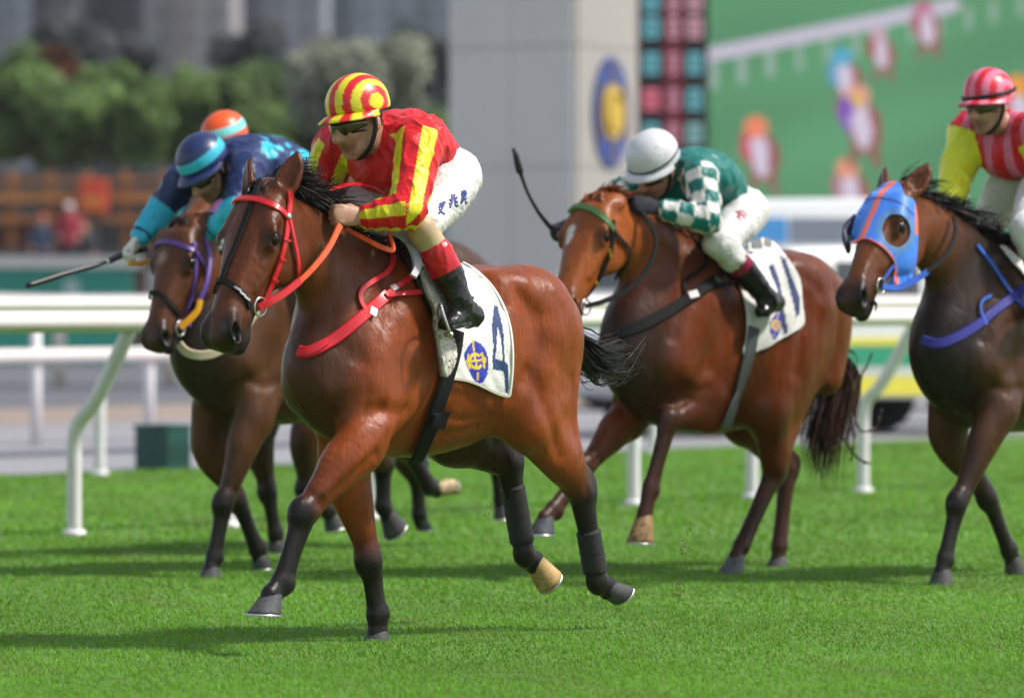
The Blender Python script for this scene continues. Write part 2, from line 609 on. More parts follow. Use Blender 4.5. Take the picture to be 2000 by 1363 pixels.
# ------------------------------------------------------------------ helpers: materials
def material(name, base=(.5, .5, .5), rough=.5, attr=False, noise=0.0, nscale=8.0, bump=0.0, bscale=60.0, bstretch=None,
             spec=.5, metal=0.0, mud=0.0, mudcol=(.05, .033, .018), mscale=45.0, emit=0.0, sheen=0.0, coat=0.0, trans=0.0, rvar=0.0, fine=0.0, bump2=None, rscale=6, rstretch=None, streak=0.0):
    m = bpy.data.materials.new(name)
    m.use_nodes = True
    nt = m.node_tree
    nt.nodes.clear()
    N, Lk = nt.nodes.new, nt.links.new
    out = N("ShaderNodeOutputMaterial")
    b = N("ShaderNodeBsdfPrincipled")
    Lk(b.outputs[0], out.inputs[0])
    b.inputs["Roughness"].default_value = rough
    b.inputs["Metallic"].default_value = metal
    b.inputs["Specular IOR Level"].default_value = spec
    b.inputs["Sheen Weight"].default_value = sheen
    b.inputs["Coat Weight"].default_value = coat
    tc = N("ShaderNodeTexCoord")
    if attr:
        a = N("ShaderNodeAttribute")
        a.attribute_name = "Col"
        csock = a.outputs["Color"]
    else:
        r = N("ShaderNodeRGB")
        r.outputs[0].default_value = (*base, 1)
        csock = r.outputs[0]
    def tex(scale, detail=4, rg=.6, stretch=None):
        t = N("ShaderNodeTexNoise")
        t.inputs["Scale"].default_value = scale
        t.inputs["Detail"].default_value = detail
        t.inputs["Roughness"].default_value = rg
        if stretch:
            mp = N("ShaderNodeMapping")
            mp.inputs["Scale"].default_value = stretch
            Lk(tc.outputs["Object"], mp.inputs[0])
            Lk(mp.outputs[0], t.inputs[0])
        else:
            Lk(tc.outputs["Object"], t.inputs[0])
        return t.outputs[0]
    def vary(c, fac, amt):
        mr = N("ShaderNodeMapRange")
        mr.inputs["From Min"].default_value = .3
        mr.inputs["From Max"].default_value = .7
        mr.inputs["To Min"].default_value = 1 - amt
        mr.inputs["To Max"].default_value = 1 + amt
        Lk(fac, mr.inputs[0])
        mx = N("ShaderNodeVectorMath")
        mx.operation = 'SCALE'
        Lk(c, mx.inputs[0])
        Lk(mr.outputs[0], mx.inputs["Scale"])
        return mx.outputs[0]
    if noise:
        csock = vary(csock, tex(nscale), noise)
    if fine:
        csock = vary(csock, tex(nscale * 18, 3, .7), fine)
    if streak:
        csock = vary(csock, tex(70, 3, .7, (1, 1, .16)), streak)
    if mud:
        def ramp(sock, lo, hi):
            mr = N("ShaderNodeMapRange")
            mr.inputs["From Min"].default_value = lo
            mr.inputs["From Max"].default_value = hi
            Lk(sock, mr.inputs[0])
            return mr.outputs[0]
        f1 = ramp(tex(mscale, 3, .7), .62 - .08 * mud, .66 - .08 * mud)
        f2 = ramp(tex(mscale / 6, 3, .6), .47 - .1 * mud, .62)
        mul = N("ShaderNodeMath")
        mul.operation = 'MULTIPLY'
        Lk(f1, mul.inputs[0]); Lk(f2, mul.inputs[1])
        mx = N("ShaderNodeMix")
        mx.data_type = 'RGBA'
        Lk(mul.outputs[0], mx.inputs[0])
        Lk(csock, mx.inputs[6])
        mx.inputs[7].default_value = (*mudcol, 1)
        csock = mx.outputs[2]
    Lk(csock, b.inputs["Base Color"])
    if rvar:
        mr = N("ShaderNodeMapRange")
        mr.inputs["To Min"].default_value = max(rough - rvar, .05)
        mr.inputs["To Max"].default_value = rough + rvar
        mr.inputs["From Min"].default_value, mr.inputs["From Max"].default_value = .3, .7
        Lk(tex(rscale, 5, .7, rstretch), mr.inputs[0])
        Lk(mr.outputs[0], b.inputs["Roughness"])
    if bump:
        bn = N("ShaderNodeBump")
        bn.inputs["Strength"].default_value = bump
        bn.inputs["Distance"].default_value = .01
        Lk(tex(bscale, 4, .6, bstretch), bn.inputs["Height"])
        Lk(bn.outputs[0], b.inputs["Normal"])
    if bump2:
        bn2 = N("ShaderNodeBump")
        bn2.inputs["Strength"].default_value = bump2[0]
        bn2.inputs["Distance"].default_value = bump2[1]
        Lk(tex(bump2[2], 3, .55, bump2[3]), bn2.inputs["Height"])
        if bump:
            Lk(bn2.outputs[0], bn.inputs["Normal"])
        else:
            Lk(bn2.outputs[0], b.inputs["Normal"])
    if emit:
        nt.links.remove(b.inputs["Base Color"].links[0])
        b.inputs["Base Color"].default_value = (.015, .015, .015, 1)
        Lk(csock, b.inputs["Emission Color"])
        b.inputs["Emission Strength"].default_value = emit
    if trans:
        tr = N("ShaderNodeBsdfTranslucent")
        Lk(csock, tr.inputs[0])
        ms = N("ShaderNodeMixShader")
        ms.inputs[0].default_value = trans
        Lk(b.outputs[0], ms.inputs[1]); Lk(tr.outputs[0], ms.inputs[2])
        Lk(ms.outputs[0], out.inputs[0])
    return m
# ------------------------------------------------------------------ ground, turf, paths
def sheet_strip(name, A, D, Lp, o0, o1, z, mat, half=(70, 140), nseg=1):
    """Flat strip parallel to the track edge: from offset o0 to o1 away from the camera."""
    pts = []
    for i in range(nseg + 1):
        t = -half[0] + (half[0] + half[1]) * i / nseg
        for o in (o0, o1):
            p = A + D * t - Lp * o
            pts.append([p[0], p[1], z])
    F = [[2 * i, 2 * i + 2, 2 * i + 3, 2 * i + 1] for i in range(nseg)]
    ob = mesh_np(name, np.array(pts), F, mat, smooth=False)
    ob["kind"] = "structure"
    return ob

E0, E1 = at_ground(0, 928), at_ground(1360, 874)
TD = nrm(E1 - E0)                                   # along the track
TL = np.array([TD[1], -TD[0], 0])                   # across it, towards the camera
M_TURF = material("turf_soil", (.078, .180, .018), rough=.9, noise=.25, nscale=.7, fine=.3, bump=.6, bscale=60)
M_ASPH = material("far_asphalt", (.105, .105, .12), rough=.85, noise=.12, nscale=.4, fine=.08)
M_PAVE = material("pale_concrete_path", (.245, .24, .26), rough=.85, noise=.10, nscale=.5, fine=.06)
M_SAND = material("beige_track", (.26, .20, .165), rough=.9, noise=.12, nscale=.6)
M_DARKPAVE = material("kerb_shadow_tone", (.05, .058, .08), rough=.8, noise=.15)  # kerb line with its shadow put into the dark colour
g = mesh_np("ground", np.array([[-700, -30, -.008], [700, -30, -.008], [700, 1500, -.008], [-700, 1500, -.008]]), [[0, 1, 2, 3]], M_ASPH, smooth=False)
g["kind"] = "structure"
sheet_strip("turf", E0, TD, TL, -60, 0, 0.0, M_TURF)
sheet_strip("path", E0, TD, TL, 0, 4.2, -.004, M_PAVE)
sheet_strip("kerb_shadow_line", E0, TD, TL, 3.0, 3.9, .0, M_DARKPAVE)  # dark strip standing in for the kerb's shadow
sheet_strip("path", E0, TD, TL, 4.2, 15.0, -.004, M_PAVE)
sheet_strip("beige_path", E0, TD, TL, 10.5, 15.5, .0, M_SAND)

# grass blades, one mass
def grass():
    r = np.random.default_rng(3)
    Vs, Fs, Cs, n0 = [], [], [], 0
    for y0, y1, dens, hh, wd in ((16.2, 18.5, 5600, .0130, .0021), (18.5, 22, 3300, .014, .0026), (22, 28, 1600, .017, .0048), (28, 46, 450, .020, .010)):
        area = (y1 - y0) * (.2 * (y0 + y1) / 2 + 2.9)
        n = int(area * dens)
        Y = r.uniform(y0, y1, n)
        X = r.uniform(-1, 1, n) * (.105 * Y + 1.5)
        off = (np.stack([X, Y, 0 * X], 1) - E0) @ TL
        k = off > .05
        X, Y = X[k], Y[k]
        n = len(X)
        patch = .5 + .5 * np.sin(X * 2.1 + 1.3 * np.sin(Y * .9)) * np.sin(Y * 1.1 + np.sin(X * 1.7))
        patch2 = .5 + .5 * np.sin(X * 7.1 + 2 * np.sin(Y * 3.1)) * np.sin(Y * 4.3 + X * 1.3)
        h = hh * r.uniform(.45, 1.25, n) * (.75 + .5 * patch2)
        a = r.uniform(0, 2 * math.pi, n)
        lean = r.normal(0, .45, (n, 2)) * h[:, None] + np.array([-.25, 0]) * h[:, None]
        w = wd * r.uniform(.6, 1.3, n)
        dx, dy = np.cos(a) * w, np.sin(a) * w
        P = np.zeros((n, 5, 3))
        P[:, 0] = np.stack([X - dx, Y - dy, 0 * X], 1)
        P[:, 1] = np.stack([X + dx, Y + dy, 0 * X], 1)
        P[:, 2] = np.stack([X + dx * .7 + lean[:, 0] * .4, Y + dy * .7 + lean[:, 1] * .4, h * .6], 1)
        P[:, 3] = np.stack([X - dx * .7 + lean[:, 0] * .4, Y - dy * .7 + lean[:, 1] * .4, h * .6], 1)
        P[:, 4] = np.stack([X + lean[:, 0], Y + lean[:, 1], h], 1)
        b = np.arange(n) * 5 + n0
        if y1 < 22.5:
            Fs.append(np.stack([b, b + 1, b + 2], 1)); Fs.append(np.stack([b, b + 2, b + 3], 1)); Fs.append(np.stack([b + 3, b + 2, b + 4], 1))
        else:
            Fs.append(np.stack([b, b + 1, b + 4], 1))
        c = np.array([.142, .318, .026]) * r.uniform(.72, 1.25, n)[:, None] * (.80 + .32 * patch + .14 * patch2)[:, None]
        worn = np.clip((np.sin(X * 1.9 + 2 * np.sin(Y * .35 + 1)) * np.sin(Y * .83 + 1.7 * np.sin(X * .9)) * np.sin(X * 5.3 + Y * 2.1 + 1) - .42) / .25, 0, 1)[:, None]
        c = c * (1 - .45 * worn) + np.array([.17, .21, .045]) * .45 * worn
        yel = (r.uniform(size=n) < .06)
        c[yel] = np.array([.20, .24, .05]) * r.uniform(.7, 1.1, yel.sum())[:, None]
        Cs.append(np.repeat(c, 5, 0))
        Vs.append(P.reshape(-1, 3))
        n0 += 5 * n
    M = material("grass_blade", attr=True, rough=.45, spec=.2, trans=.42)
    ob = mesh_np("grass", np.vstack(Vs), np.vstack(Fs), M, np.vstack(Cs), smooth=False)
    tag(ob, "short bright green racecourse turf", None, kind="stuff")
grass()
# turf thrown up by the hooves, and divots
def clods():
    r = np.random.default_rng(9)
    M = material("kicked_soil", (.07, .045, .02), rough=.9)
    mb = MB()
    for u, v, s, n in ((1335, 1065, 10, 26), (1325, 1150, 12, 40), (1215, 1200, 10, 14), (955, 1000, 9, 10), (1345, 1035, 8, 8)):
        c = at_depth(u, v, 21.5)
        for i in range(n):
            p = c + r.normal(0, 1, 3) * np.array([s / 1000, .04, s / 480])
            q = r.uniform(.0010, .0028) * np.array([1, 1, 1.6])
            t = np.array([[1, 1, 1], [-1, -1, 1], [-1, 1, -1], [1, -1, -1]]) * q
            mb.add(p + t, [[0, 1, 2], [0, 3, 1], [0, 2, 3], [1, 3, 2]])
    ob = mb.build("flying_soil", M)
    tag(ob, "specks of soil and grass kicked up behind the leader", None, kind="stuff")
clods()

# ------------------------------------------------------------------ white running rails
M_WHITE = material("white_rail_plastic", (.72, .66, .645), rough=.4, noise=.05, nscale=3)
M_POST = material("white_post_paint", (.68, .65, .67), rough=.45, noise=.08, nscale=4)
M_FOOT = material("post_foot", (.45, .45, .43), rough=.6)

def oval_tube(P0, P1, rw, rh, n=16, seg=14, sag=0.0):
    V = []
    d = nrm(P1 - P0)
    w = nrm(np.cross(d, [0, 0, 1.0]))
    for i in range(seg + 1):
        c = P0 + (P1 - P0) * i / seg
        for j in range(n):
            a = 2 * math.pi * j / n
            V.append(c + w * rw * math.cos(a) + np.array([0, 0, 1.0]) * rh * math.sin(a))
    F = [[i * n + j, i * n + (j + 1) % n, (i + 1) * n + (j + 1) % n, (i + 1) * n + j] for i in range(seg) for j in range(n)]
    F += [list(range(n))[::-1], [seg * n + j for j in range(n)]]
    return V, F

def goose_rail(base0, base1, n_before, n_after, count, ztop, over, label, r_post=.042, rail=(.075, .060), kneez=.60):
    d = (base1 - base0) / (count - 1)
    t = nrm(d)
    L_ = np.array([t[1], -t[0], 0])                 # towards the track and camera
    root = empty("running_rail", base0)
    tag(root, label, "rail", "white running rails")
    A = base0 - d * n_before + L_ * over + np.array([0, 0, ztop])
    B = base1 + d * n_after + L_ * over + np.array([0, 0, ztop])
    V, F = oval_tube(A, B, *rail)
    mesh_np("rail", V, F, M_WHITE, None, root)
    pts = catmull([[0, 0, 0], [0, 0, kneez * .55], L_ * .02 + np.array([0, 0, kneez]), L_ * over * .38 + np.array([0, 0, kneez + .16]), L_ * over * .97 + np.array([0, 0, ztop - .03])], 5)
    first = None
    for i in range(-n_before, count + n_after):
        p = base0 + d * i
        if first is None:
            mb = MB()
            mb.tube(pts + p, r_post, n=12)
            mb.tube(np.array([p + [0, 0, -.02], p + [0, 0, .03], p + [0, 0, .035]]), np.array([.07, .065, .045]), n=12)
            first = mb.build("post", M_POST, root, smooth=True, origin=p)
            f0 = np.array(first.location)
        else:
            c = first.copy()
            scene.collection.objects.link(c)
            c.parent = root
            c.location = (f0 + d * (i + n_before)).tolist()
    return root

goose_rail(at_ground(145, 1045), at_ground(1686, 961), 6, 6, 7, 1.19, .44, "nearest white running rail on bent gooseneck posts standing in the turf")
goose_rail(at_ground(195, 927), at_ground(1277, 886), 5, 5, 4, 1.27, .40, "second white rail on bent posts along the turf edge", kneez=.66)

def post_fence(name, p0, p1, n, zs, r, label, post_r=.05, mat=M_WHITE, pm=M_POST, top=0.0):
    d = (p1 - p0) / (n - 1)
    root = empty(name, p0)
    tag(root, label, "fence", "white post and rail fences")
    for z in zs:
        V, F = oval_tube(p0 + np.array([0, 0, z]), p1 + np.array([0, 0, z]), r * .8, r)
        mesh_np("rail", V, F, mat, None, root)
    first = None
    for i in range(n):
        p = p0 + d * i + nrm(np.array([d[1], -d[0], 0])) * -.06
        if first is None:
            mb = MB()
            mb.tube(np.array([p, p + [0, 0, .5], p + [0, 0, zs[-1] + top]]), post_r, n=12)
            first = mb.build("post", pm, root, smooth=True, origin=p)
            f0 = np.array(first.location)
        else:
            c = first.copy(); scene.collection.objects.link(c); c.parent = root
            c.location = (f0 + d * i).tolist()
    return root
c0 = at_ground(80, 870)
post_fence("rail_fence", c0 - TD * 9.0, c0 + TD * 15.0, 17, (.80, 1.27), .062, "white two rail fence with upright posts beyond the path")
d0 = at_ground(122, 756)
post_fence("rail_fence", d0 - TD * 9.6, d0 + TD * 24.0, 15, (1.3,), .05, "far cream fence with thick posts at the back of the path", post_r=.085, pm=material("cream_post", (.62, .56, .48), .6), top=.05)

# green tub by the turf edge
def tub():
    p = at_ground(318, 915)
    root = empty("storage_crate", p)
    tag(root, "dark green plastic crate on the turf edge beside the rails", "crate")
    M1 = material("green_crate_plastic", (.005, .070, .058), rough=.5, noise=.12, nscale=12)
    ang = math.radians(-38)
    ax = np.array([[math.cos(ang), math.sin(ang), 0], [-math.sin(ang), math.cos(ang), 0], [0, 0, 1.0]])
    mb = MB()
    w, dd, h, t = .17, .13, .32, .012
    for lo, hi in (((-w, -dd, 0), (w, -dd + t, h)), ((-w, dd - t, 0), (w, dd, h)), ((-w, -dd + t, 0), (-w + t, dd - t, h)), ((w - t, -dd + t, 0), (w, dd - t, h)), ((-w + t, -dd + t, 0), (w - t, dd - t, t))):
        mb.box(lo, hi, ax=ax, o=p)
    mb.build("bin_body", M1, root, origin=p)
    mb = MB()
    for lo, hi in (((-w - .012, -dd - .012, h), (w + .012, -dd + .006, h + .02)), ((-w - .012, dd - .006, h), (w + .012, dd + .012, h + .02)), ((-w - .012, -dd + .006, h), (-w + .006, dd - .006, h + .02)), ((w - .006, -dd + .006, h), (w + .012, dd - .006, h + .02))):
        mb.box(lo, hi, ax=ax, o=p)
    mb.build("rim", M1, root, origin=p)
    for i in range(4):
        mb = MB()
        x = -w + .05 + i * .075
        mb.box((x, -dd - .008, .03), (x + .015, -dd, h - .02), ax=ax, o=p)
        mb.build("rib", M1, root, origin=p)
tub()

# ------------------------------------------------------------------ far left: hoarding, pavilion, trees, towers
def hoarding():
    Y = 100.0
    s = FPX / Y
    x0, x1 = -14.0, (262 - 1000) / s
    root = empty("hoarding_wall", (x0, Y, 0))
    tag(root, "green hoarding with pale coping behind the rails at left", "hoarding")
    Mg = material("green_hoarding", (.018, .25, .185), rough=.55, noise=.06, nscale=.6)
    Mc = material("pale_coping", (.52, .52, .49), rough=.8)
    n = 4
    for i in range(n):
        a, b = x0 + (x1 - x0) * i / n, x0 + (x1 - x0) * (i + 1) / n
        MB().box((a + .01, Y, .0), (b - .01, Y + .12, 1.88)).build("panel", Mg, root)
    MB().box((x0 - .1, Y - .08, 1.885), (x1 + .1, Y + .4, 2.10)).build("coping", Mc, root)
    mb = MB()
    xs = (140 - 1000) / s
    mb.tube(np.array([[xs, Y - .004, 1.50], [xs, Y - .012, 1.50]]), .16, n=20)
    mb.build("badge", material("pale_badge", (.38, .52, .46), .6), root)
    w = MB()
    w.box((x1 + .15, Y + 1.2, 0), (2.0, Y + 1.5, 1.9))
    o = w.build("boundary_wall", material("grey_wall", (.36, .37, .37), .8, noise=.1))
    tag(o, "low grey boundary wall continuing right of the green hoarding", "wall")
hoarding()

def pavilion():
    Y = 118.0
    s = FPX / Y
    X = lambda u: (u - 1000) / s
    Z = lambda v: HCAM + (VH - v) / s
    root = empty("timber_pavilion", (X(150), Y, 0))
    tag(root, "brown timber pavilion with orange beams below the trees", "pavilion")
    Mb = material("brown_timber", (.17, .06, .04), rough=.8, noise=.3, nscale=2)
    Mo = material("orange_timber", (.36, .15, .045), rough=.7, noise=.2, nscale=2)
    Md = material("dark_interior", (.07, .075, .08), rough=.8)
    MB().box((X(-300), Y + 1.5, 0), (X(860), Y + 1.8, Z(410))).build("back_wall", Md, root)
    MB().box((X(-300), Y + 1.5, Z(408)), (X(860), Y + 1.8, Z(330))).build("upper_wall", Md, root)
    for v, hh in ((385, 11), (428, 6), (352, 4)):
        MB().box((X(-300), Y - .1, Z(v + hh)), (X(860), Y + .1, Z(v - hh))).build("beam", Mo, root)
    for u in range(-280, 860, 74):
        MB().box((X(u), Y + .12, 0), (X(u + 13), Y + .4, Z(335))).build("column", Mo, root)
    rp_ = np.random.default_rng(12)
    for u in range(-250, 860, 37):
        if rp_.uniform() < .72:
            MB().box((X(u - 14), Y + .45, 0), (X(u + 16), Y + .5, Z(rp_.uniform(395, 450)))).build("panel", Mb, root)
    r = MB().box((X(160), Y - .8, Z(418)), (X(213), Y - .3, Z(352)), bevel=.04).build("notice_box", material("red_enamel", (.55, .05, .02), .5))
    tag(r, "red box mounted in front of the timber pavilion", "box")
    rp = MB().box((X(178), Y - .7, Z(500)), (X(192), Y - .45, Z(418))).build("box_post", Md, r, origin=r["_o"])
    MB().box((X(166), Y - .83, Z(412)), (X(207), Y - .80, Z(380))).build("orange_panel", material("orange_panel_paint", (.60, .16, .03), .5), r, origin=r["_o"])
    rr = MB().box((X(-300), Y - .6, Z(500)), (X(860), Y - .2, Z(488))).build("ledge", Md, root)
pavilion()

def spectator(u, v_top, Y, shirt, cap, label, face=-1):
    s = FPX / Y
    x, zt = (u - 1000) / s, HCAM + (VH - v_top) / s
    b = zt - 1.72
    P = lambda dx, dy, z: np.array([x + dx, Y + dy, b + z])
    sk = np.array((.40, .22, .15))
    vol = Vol(.02)
    vol.ell(P(0, 0, 1.60), (.085, .10, .12), sk, k=.02)
    vol.chain([P(0, 0, 1.5), P(0, 0, 1.36)], [.06, .06], sk)
    vol.chain([P(0, 0, 1.38), P(0, 0, 1.1), P(0, 0, .9)], [[.17, .10], [.15, .10], [.15, .11]], sk, side=[1, 0, 0], k=.04)
    for q in (1, -1):
        vol.chain([P(.18 * q, 0, 1.38), P(.24 * q, -.02, 1.12), P(.16 * q, -.16, .98)], [.055, .045, .035], sk)
        vol.chain([P(.09 * q, 0, .9), P(.10 * q, 0, .5), P(.10 * q, 0, .06)], [.09, .065, .045], (.03, .035, .06))
        vol.chain([P(.10 * q, .04, .04), P(.10 * q, -.12, .03)], [.045, .04], (.02, .02, .02))
    V, F = vol.mesh(1)
    ob = mesh_np("person", V, F, M_PLAIN, vol.colors(V))
    tag(ob, label, "person", "spectators behind the hoarding")
    jv = Vol(.02)
    jv.chain([P(0, 0, 1.40), P(0, 0, 1.1), P(0, 0, .92)], [[.20, .13], [.185, .13], [.18, .13]], shirt, side=[1, 0, 0], k=.04)
    for q in (1, -1):
        jv.chain([P(.19 * q, 0, 1.38), P(.25 * q, -.02, 1.12)], [.075, .065], shirt, k=.04)
    V, F = jv.mesh(1)
    mesh_np("shirt", V, F, M_PLAIN, jv.colors(V), ob)
    if cap is not None:
        cv = Vol(.015)
        cv.ell(P(0, .0, 1.66), (.10, .115, .085), cap)
        cv.chain([P(0, -.10, 1.65), P(0, -.17, 1.64)], [[.08, .012], [.06, .012]], cap, side=[1, 0, 0])
        V, F = cv.mesh(1)
        mesh_np("cap", V, F, M_PLAIN, cv.colors(V), ob)
M_PLAIN = material("plain_cloth", attr=True, rough=.8)
spectator(135, 398, 106, (.34, .03, .05), (.62, .50, .50), "spectator in red shirt and pale cap behind the hoarding")
spectator(82, 420, 106, (.05, .07, .12), (.35, .08, .06), "spectator in navy jacket and reddish cap behind the hoarding")
spectator(165, 436, 107, (.03, .03, .04), None, "bareheaded spectator in black beside the red box")

M_LEAF = material("leaf", attr=True, rough=.6, trans=.45, spec=.2)
M_BARK = material("bark", (.10, .075, .055), rough=.9, noise=.3, nscale=3)
def tree(name, u, v_top, v_bot, wpx, Y, col, label, n=1500, seed=1, leaf=.22, lobes=20):
    r = np.random.default_rng(seed)
    s = FPX / Y
    x = (u - 1000) / s
    zt, zb = HCAM + (VH - v_top) / s, HCAM + (VH - v_bot) / s
    w = wpx / s
    base = np.array([x, Y, 0])
    root = empty(name, base)
    tag(root, label, "tree", "trees behind the course")
    mb = MB()
    top = zb + (zt - zb) * .6
    mb.tube(catmull([base, base + [.05 * w, 0, zb * .6], base + [0, .1, top]], 4), np.linspace(.12, .03, 9) * max(1, w / 3), n=8)
    for k in range(6):
        a = r.uniform(0, 6.28)
        p = base + np.array([0, 0, zb + (zt - zb) * r.uniform(.05, .35)])
        mb.tube(catmull([p, p + np.array([math.cos(a), math.sin(a), .7]) * w * .18, p + np.array([math.cos(a), math.sin(a), .9]) * w * .38], 3), np.linspace(.05, .012, 7) * max(1, w / 3), n=6)
    mb.build("trunk", M_BARK, root, smooth=True, origin=base)
    C = np.stack([r.uniform(-.42, .42, lobes) * w, r.uniform(-.3, .3, lobes) * w, zb + (zt - zb) * r.uniform(.15, .84, lobes)], 1) + base
    R = np.stack([r.uniform(.10, .24, lobes) * w, r.uniform(.12, .24, lobes) * w, r.uniform(.10, .24, lobes) * (zt - zb)], 1)
    i = r.integers(lobes, size=n)
    d = r.normal(size=(n, 3))
    d /= np.linalg.norm(d, axis=1)[:, None]
    P = C[i] + d * R[i] * (r.uniform(.35, 1.08, n) ** .5)[:, None]
    e1 = r.normal(size=(n, 3)); e1 /= np.linalg.norm(e1, axis=1)[:, None]
    e2 = np.cross(e1, r.normal(size=(n, 3))); e2 /= np.linalg.norm(e2, axis=1)[:, None] + 1e-9
    sz = leaf * r.uniform(.6, 1.4, n)[:, None]
    V = np.stack([P - e1 * sz, P + e2 * sz * .55, P + e1 * sz, P - e2 * sz * .55], 1).reshape(-1, 3)
    k = np.arange(n) * 4
    F = np.stack([k, k + 1, k + 2, k + 3], 1)
    c = np.array(col) * r.uniform(.6, 1.4, n)[:, None] * (r.uniform(.75, 1.25, lobes)[i])[:, None]
    mesh_np("crown", V, F, M_LEAF, np.repeat(c, 4, 0), root, smooth=False)
G1, G2, G3 = (.185, .275, .095), (.165, .245, .10), (.33, .36, .28)
for a in ((-30, 95, 320, 260, 132, G2, 31), (90, 120, 335, 250, 130, G1, 32), (215, 150, 335, 230, 128, G1, 33), (330, 135, 330, 230, 131, G1, 34), (440, 150, 340, 220, 129, G1, 35), (545, 120, 335, 210, 132, G2, 36), (800, 180, 350, 230, 130, G2, 37)):
    tree("garden_tree", a[0], a[1], a[2], a[3], a[4], a[5], {31: "dark green tree at the far left edge behind the pavilion", 32: "bright green bushy tree above the spectators", 33: "round green tree above the red box",
         34: "green tree above the navy jockey's arm", 35: "green tree right above the orange cap", 36: "darker green tree between the orange cap and silvery tree", 37: "dark green tree beside the grey pillar"}[a[6]], 4600, a[6], .22)
tree("silver_tree", 690, 60, 340, 260, 126, G3, "pale grey green tree behind the red and yellow cap", 4200, 41, .20)
for u, vt, vb, w, Y, sd, lb in ((140, 30, 190, 170, 165, 51, "tall dark tree in front of the grey towers at left"), (235, 70, 190, 130, 170, 52, "dark tree right of the tallest one at left"), (490, 45, 160, 130, 168, 53, "single dark tree in the middle of the far towers"),
                         (845, 50, 230, 140, 160, 54, "dark tree touching the left side of the grey pillar")):
    tree("far_tree", u, vt, vb, w, Y, (.13, .145, .145), lb, 1300, sd, .28)
tree("copper_tree", 85, 95, 160, 100, 150, (.14, .06, .03), "small copper leaved tree at upper left", 900, 61, .22)

def towers():
    r = np.random.default_rng(4)
    cols = ((.20, .22, .26), (.27, .28, .32), (.17, .19, .23), (.26, .245, .25), (.22, .24, .28), (.25, .28, .32))  # grey blue carries the distance haze in the wall colour
    labs = ("blue grey tower block at the far left", "pale tower block second from the left", "dark slate tower block above the copper tree", "brownish grey tower block in the middle of the skyline", "broad grey tower block above the red cap", "light blue grey tower block beside the pillar")
    edges = [-60, 60, 160, 290, 460, 640, 905]
    for i in range(6):
        Y = 300 + 14 * (i % 3)
        s = FPX / Y
        x0, x1 = (edges[i] - 1000) / s, (edges[i + 1] - 8 - 1000) / s
        H_ = 46 + 6 * (i % 2)
        root = empty("tower_block", ((x0 + x1) / 2, Y, 0))
        tag(root, labs[i], "tower", "tower blocks on the skyline")
        MB().box((x0, Y, 0), (x1, Y + 12, H_)).build("wall", material("tower_render", cols[i], .8, noise=.08, nscale=.3), root)
        Mg = material("tower_glass", tuple(np.array(cols[i]) * .62), .35)
        k = max(2, int((x1 - x0) / 1.6))
        first = None
        for j in range(k):
            for q in range(13):
                xa = x0 + (x1 - x0) * (j + .22) / k
                xb = x0 + (x1 - x0) * (j + .78) / k
                z = 6.5 + q * 1.5 * 1.0 + .4
                if first is None:
                    first = MB().box((xa, Y - .06, z), (xb, Y - .01, z + 1.0)).build("window", Mg, root)
                    f0 = np.array(first.location); z00, x00 = z, xa
                else:
                    c = first.copy(); scene.collection.objects.link(c); c.parent = root
                    c.location = (f0 + [xa - x00, 0, z - z00]).tolist()
        for j in range(0, k, 3):
            xa = x0 + (x1 - x0) * (j + .86) / k
            MB().box((xa, Y - .5, 0), (xa + .35, Y - .08, H_)).build("fin", material("tower_fin", tuple(np.array(cols[i]) * .6), .8), root)
towers()

